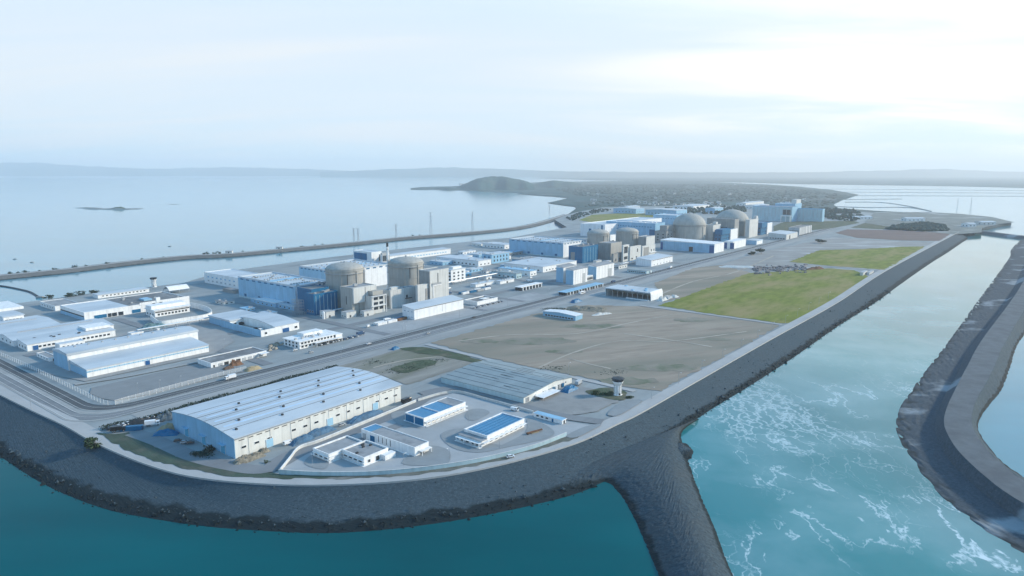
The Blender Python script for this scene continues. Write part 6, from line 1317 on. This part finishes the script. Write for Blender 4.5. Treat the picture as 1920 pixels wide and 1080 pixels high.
# ------------------------------------------------------------------ islets, breakwater furniture, pylons, floating boom
def islet(name, px, l, w, h, m, lb, seed, cat='islet'):
    o = heap(name, lb, cat, px, l, w, h, m, rz=0, seed=seed, rough=.9); o.location = G(*px, SEA) + Vector((0, 0, -.6)); return o
m_is = rock_mat('islet_rock', (.30, .30, .28), (.03, .03, .03), -20, -19, (.2, .2, .18))
r = tag(empty('islet', G(210, 392, SEA)), 'green-topped rocky islet on the open sea at left', 'islet')
o = heap('rock', None, None, (210, 392), 290, 40, 4.5, m_is, rz=R(-3), seed=3, rough=1.2); o.parent = r; o.location = (0, 0, -1.5)
o = heap('scrub_top', None, None, (210, 392), 64, 30, 9, mat('islet_scrub', (.05, .085, .045), .95, .4, .05), rz=0, seed=5, rough=.6); o.parent = r; o.location = (30, 0, -1)
islet('rock_shoal', (165, 390), 130, 20, 2.6, m_is, 'pale rock shoal left of the green islet', 6, 'rocks'); islet('rock_shoal', (258, 391), 60, 14, 1.6, m_is, 'low rock shoal right of the green islet', 7, 'rocks'); islet('rock_shoal', (326, 383), 70, 14, 1.4, m_is, 'small dark rock shoal farther out than the green islet', 8, 'rocks')
for i, (p, l) in enumerate((((28, 486), 'dark rock just off the left end of the breakwater'), ((60, 492), 'second dark rock off the left end of the breakwater'), ((318, 462), 'dark rock in the sea before the middle of the breakwater'))):
    islet('sea_rock', p, 8, 4, 1.5, m_is, l, 11 + i, 'rock')
q = random.Random(33)
for i, u in enumerate((8, 20, 34, 60, 92, 130, 152, 190, 262, 300, 378, 384, 392, 398, 408, 452, 560, 590, 604, 776, 788, 868)):
    k = [j for j in range(len(BWC) - 1) if BWC[j][0] <= u <= BWC[j + 1][0]][0]; f = (u - BWC[k][0]) / (BWC[k + 1][0] - BWC[k][0]); v = BWC[k][1] + f * (BWC[k + 1][1] - BWC[k][1])
    c = G(u, v, SEA); r = tag(empty('breakwater_shrub', c + Vector((q.uniform(-4, 4), 13, 4.2))), 'small dark shrub growing along the seaward edge of the long breakwater', 'shrub', 'shrubs on the breakwater'); s = q.uniform(2.5, 6)
    crown('foliage', M['leafd'], (s, s * .7, s * .5), 70, r, (0, 0, s * .35), i, leaf=s * .2)
for p, lb in (((430, 479), 'pale pumping hut on the breakwater, left of the other hut'), ((524, 471), 'pale pumping hut on the breakwater, right of the other hut')):
    o = G(*p, SEA); r = tag(empty('breakwater_hut', (o.x, o.y, -3.3), R(10)), lb, 'hut'); MB().box(-6, 6, -4, 4, -1, 4).build('wall', M['concl'], r); MB().box(-6.6, 6.6, -4.6, 4.6, 4.002, 4.5).build('roof', M['grey'], r); MB().box(-1, 1, -4.1, -3.98, 0, 2.6).build('door', M['dark'], r); MB().box(-8, 8, -22, -4.7, -6, -2).build('jetty', M['concd'], r)
def pylon(px, vtop, lb, z=-3.5, arms=3):
    o = G(*px, SEA); o.z = z; H = solve_h(o, vtop); r = tag(empty('pylon', o, R(30)), lb, 'pylon'); mb = MB(); wb, wt = H * .055, .5; th = .22
    for sx, sy in ((1, 1), (1, -1), (-1, 1), (-1, -1)): mb.bar((sx * wb, sy * wb, -1), (sx * wt, sy * wt, H), th, n=4)
    for i in range(9):
        a, b = i / 9, (i + 1) / 9; ra, rb = wb + (wt - wb) * a, wb + (wt - wb) * b
        for c in (((1, 1), (-1, 1)), ((-1, 1), (-1, -1)), ((-1, -1), (1, -1)), ((1, -1), (1, 1))): mb.bar((c[0][0] * ra, c[0][1] * ra, H * a), (c[1][0] * rb, c[1][1] * rb, H * b), th * .6, n=4)
    mb.build('lattice', M['steel'], r)
    for i in range(arms):
        z2 = H * (.98 - i * .17); l = H * (.14 + .03 * (i % 2)); m2 = MB(); m2.bar((-l, 0, z2), (l, 0, z2), th, n=4); m2.bar((-l, 0, z2), (0, 0, z2 + 1.8), th * .6, n=4); m2.bar((l, 0, z2), (0, 0, z2 + 1.8), th * .6, n=4); m2.build('cross_arm', M['steel'], r)
    return r
pylon((664, 458), 428, 'leftmost of the two neighbouring lattice pylons at the middle of the breakwater'); pylon((672, 457), 428, 'right one of the two neighbouring lattice pylons at the middle of the breakwater')
pylon((743, 450), 420, 'lattice pylon on the breakwater right of the neighbouring pair'); pylon((808, 444), 398, 'tall lattice pylon in the middle of the breakwater stretch left of the bay'); pylon((886, 438), 397, 'tall lattice pylon near the land end of the breakwater'); pylon((1030, 405), 385, 'small far pylon where the breakwater meets the coast')
pylon((1820, 392), 371, 'slim pylon standing in the bright water at far right', SEA - 1); pylon((1795, 388), 373, 'slim pylon left of the other one in the bright water at far right', SEA - 1)
bl = line3([(-40, 534), (0, 536), (30, 541), (55, 547), (68, 554), (75, 558)], SEA + .2, 5); o0 = bl[0]
r = tag(empty('floating_boom', o0), 'dark floating boom curving across the still inner water at far left', 'boom'); mb = MB()
for a, b in zip(bl, bl[1:]): mb.bar(a - o0, b - o0, 1.3, n=6)
mb.build('float_line', M['dark'], r); o = MB().box(-4, 4, -2, 2, -.5, 1.6).build('end_float', M['concd'], r); o.location = bl[-1] - o0
for i, (p, h, w) in enumerate((((92, 560), 5, 14), ((130, 556), 4, 16), ((150, 553), 6, 12), ((175, 549), 4, 14))):
    bush(p, h, w, ('dark shore bush farthest left on the bay edge', 'dark shore bush second from left on the bay edge', 'tallest dark bush on the bay edge behind the side shed', 'dark shore bush at the end of the narrow white-roofed shed')[i], seed=90 + i, n=260, m=M['leafd'])
# ------------------------------------------------------------------ loose things on the yards
q = random.Random(55)
def abp(a, b): p = ab(a, b); return Vector((p[0], p[1], .35))
def put_vehicle(kind, a, b, rz, paint, lb, grp):
    r = vehicle(kind, (960, 700), rz, paint, lb, grp); r.location = abp(a, b); return r
paints = ['wcar', 'scar', 'kcar', 'bcar', 'wcar']
nm = {'wcar': 'white', 'scar': 'silver', 'kcar': 'black', 'bcar': 'dark blue'}
for i in range(14):
    m = paints[(i * 7 + i // 3) % 5]; put_vehicle('car', 62 + i * 3.1, -22, AXR + R(90), M[m], nm[m] + ' car in the parking row beside the cluttered-roof office', 'cars in the row beside the cluttered-roof office')
for i in range(16):
    m = paints[(i * 3 + i // 4) % 5]; put_vehicle('car', 268 + i * 3.2, -24, AXR + R(90), M[m], nm[m] + ' car in the row on the works yard right of the low dark-roofed store', 'cars in the works-yard row')
for i in range(10):
    m = paints[(i * 3) % 5]; put_vehicle('car', -60 + i * 3.2, -172, AXR + R(90), M[m], nm[m] + ' car in the row behind the two-level storehouse', 'cars behind the two-level storehouse')
for i, (a, b, k, m) in enumerate(((-40, 9, 'truck', 'wcar'), (150, 22, 'car', 'scar'), (230, 9, 'car', 'kcar'), (420, 22, 'bus', 'wcar'), (520, 9, 'truck', 'bcar'), (90, 9, 'car', 'wcar'), (700, 9, 'truck', 'wcar'))):
    put_vehicle(k, a, b, AXR + (0 if b > 15 else math.pi), M[m], ('white truck on the main road by the hedge', 'silver car on the main road by the bare field', 'black car on the main road before the slab stores', 'white bus on the main road below the long canopy', 'dark blue truck on the main road by the pump houses', 'white car on the main road below the long white store', 'white truck on the far main road below the middle reactors')[i], None)
def container(a, b, rz, m, lb, grp):
    r = tag(empty('shipping_container', abp(a, b), rz), lb, 'container', grp); r.location.z = .1
    MB().box(-6.05, 6.05, -1.22, 1.22, .1, 2.7).build('body', m, r); MB().box(6.06, 6.14, -1.1, 1.1, .2, 2.6).build('door', M['steel'], r)
    mb = MB()
    for k in range(11): mb.box(-5.6 + k * 1.1, -5.3 + k * 1.1, -1.3, -1.225, .2, 2.6)
    mb.build('rib_panel', m, r)
cont = dict(blue=M['bluep'], white=M['white2'], brown=M['brown'], grey=M['grey'])
for i in range(12):
    c = ('blue', 'white', 'brown', 'grey')[i * 5 % 4 if i % 3 else 1]; container(150 + (i % 6) * 13.5, -42 - (i // 6) * 4, AXR, cont[c], c + ' shipping container in the rows before the first reactors', 'containers on the works yard')
for i in range(8):
    c = ('white', 'blue', 'grey')[i % 3]; container(330 + (i % 4) * 14, -92 - (i // 4) * 5, AXR, cont[c], c + ' shipping container among the mid sheds', 'containers among the mid sheds')
for i in range(6):
    c = ('white', 'grey', 'blue')[i % 3]; container(75 + i * 4, 205, AXR + R(90), cont[c], c + ' shipping container in the bare storage yard by the guard tower', 'containers in the storage yard')
pal = mat('pallet_goods', (.30, .27, .22), .9, .5, .3)
for i in range(18):
    a, b = q.uniform(20, 70), q.uniform(-62, -40); r = heap('pallet_stack', 'low tan stack of goods on the works yard before the deep blue building', 'stack', (960, 700), q.uniform(3, 6), q.uniform(2, 3), q.uniform(1, 2.2), pal, seed=i, group='goods on the works yard', rough=.15); r.location = abp(a, b) - Vector((0, 0, .1))
for i in range(14):
    a = 60 + i * 80; r = lamp((960, 700), 9, 'lamp posts along the inner edge of the main road', 'grey lamp post on the plant side of the main road'); r.location = abp(a, -1.5); r.rotation_euler = (0, 0, AXR - R(90))
for i in range(12):
    a = 110 + i * 42; r = lamp((960, 700), 8, 'lamp posts along the sea-wall road', 'thin lamp post along the straight sea-wall road'); r.location = abp(a, 272); r.rotation_euler = (0, 0, AXR - R(90))

# more low sheds and plant between the units
extra = [((858, 516, 880, 846, 511), 'white2', 'roofw', 'low white shed in the gap behind the rounded white office, nearest it'), ((884, 511, 905, 872, 505), 'bluel', 'roofw', 'pale blue shed right of the low white shed behind the rounded office'),
 ((912, 513, 930, 902, 508), 'white2', 'greyroof', 'grey-roofed white shed in the middle of the mid sheds'), ((944, 510, 962, 934, 505), 'bluel', 'roofw', 'pale shed behind the scruffy glazed shed'), ((868, 478, 892, 858, 472), 'white2', 'roofw', 'white shed on the bay shore right of the very long white store'),
 ((1000, 496, 1018, 990, 489), 'white2', 'bluel', 'small white shed with blue roof below the third turbine hall'), ((1030, 493, 1044, 1020, 487), 'bluel', 'roofw', 'small pale shed at the right foot of the third turbine hall'), ((880, 496, 896, 868, 491), 'teal', 'rooft', 'teal shed behind the bright white box'),
 ((500, 596, 520, 486, 588), 'white2', 'roofw', 'small white shed on the dark yard before the nearest turbine hall'), ((462, 585, 478, 450, 579), 'bluel', 'bluel', 'small blue shed on the dark yard, left of the small white one'), ((420, 572, 440, 404, 566), 'concl', 'greyroof', 'small grey-roofed shed on the dark yard nearest the bay'),
 ((940, 488, 958, 930, 482), 'white2', 'roofw', 'white shed half hidden behind the two-tone block'), ((1160, 505, 1176, 1150, 498), 'concl', 'greyroof', 'low tan shed on the works road below the middle reactors'), ((1000, 470, 1016, 984, 466), 'white2', 'roofw', 'small white shed by the shore before the third turbine hall')]
for p, w, rf, lb in extra:
    t = T('shed', lb, 'shed', p, group='low sheds between the units'); t.H = max(3.5, t.H); t.slab(M[w], M[rf], .6, .5); t.row('f', max(2, int(t.L / 8)), t.H * .3, 2.6, t.H * .25); t.row('e', max(2, int(t.W / 8)), t.H * .3, 2.6, t.H * .25); t.vents(3, 2, t.L - 2, 2, t.W - 2, t.H + .003, (2.4, 1.6, 1.1), M['grey'], 'roof_unit', int(p[0]))
def pipe_run(a0, a1, b, lb):
    r = tag(empty('pipe_rack', abp(a0, b), AXR), lb, 'pipe rack'); Lr = a1 - a0; r.location.z = 0
    for k in range(3): MB().bar((0, k * 1.3 - 1.3, 5.4), (Lr, k * 1.3 - 1.3, 5.4), .42, n=8).build('pipe', M[('steel', 'white2', 'bluel')[k]], r)
    for i in range(int(Lr / 12) + 1):
        mb = MB(); x = min(Lr - .3, i * 12 + .3); mb.box(x - .25, x + .25, -2.1, -1.8, 0, 4.9); mb.box(x - .25, x + .25, 1.8, 2.1, 0, 4.9); mb.box(x - .25, x + .25, -2.1, 2.1, 4.902, 5.3); mb.build('trestle', M['steel'], r)
pipe_run(150, 330, -118, 'long pipe rack on trestles behind the first reactor blocks'); pipe_run(360, 540, -150, 'long pipe rack through the middle of the mid sheds'); pipe_run(-20, 90, -186, 'pipe rack before the nearest turbine hall end wall'); pipe_run(600, 760, -60, 'pipe rack beside the works road below the middle reactors')
for i in range(16):
    a, b = q.uniform(250, 560), q.uniform(-200, -60); kd = ('truck', 'van', 'car')[i % 3]; m = ('wcar', 'bcar', 'scar')[i // 2 % 3]
    put_vehicle(kd, a, b, AXR + q.choice((0, math.pi / 2)), M[m], nm[m] + ' ' + kd + ' parked among the low sheds between the units', 'vehicles among the low sheds')
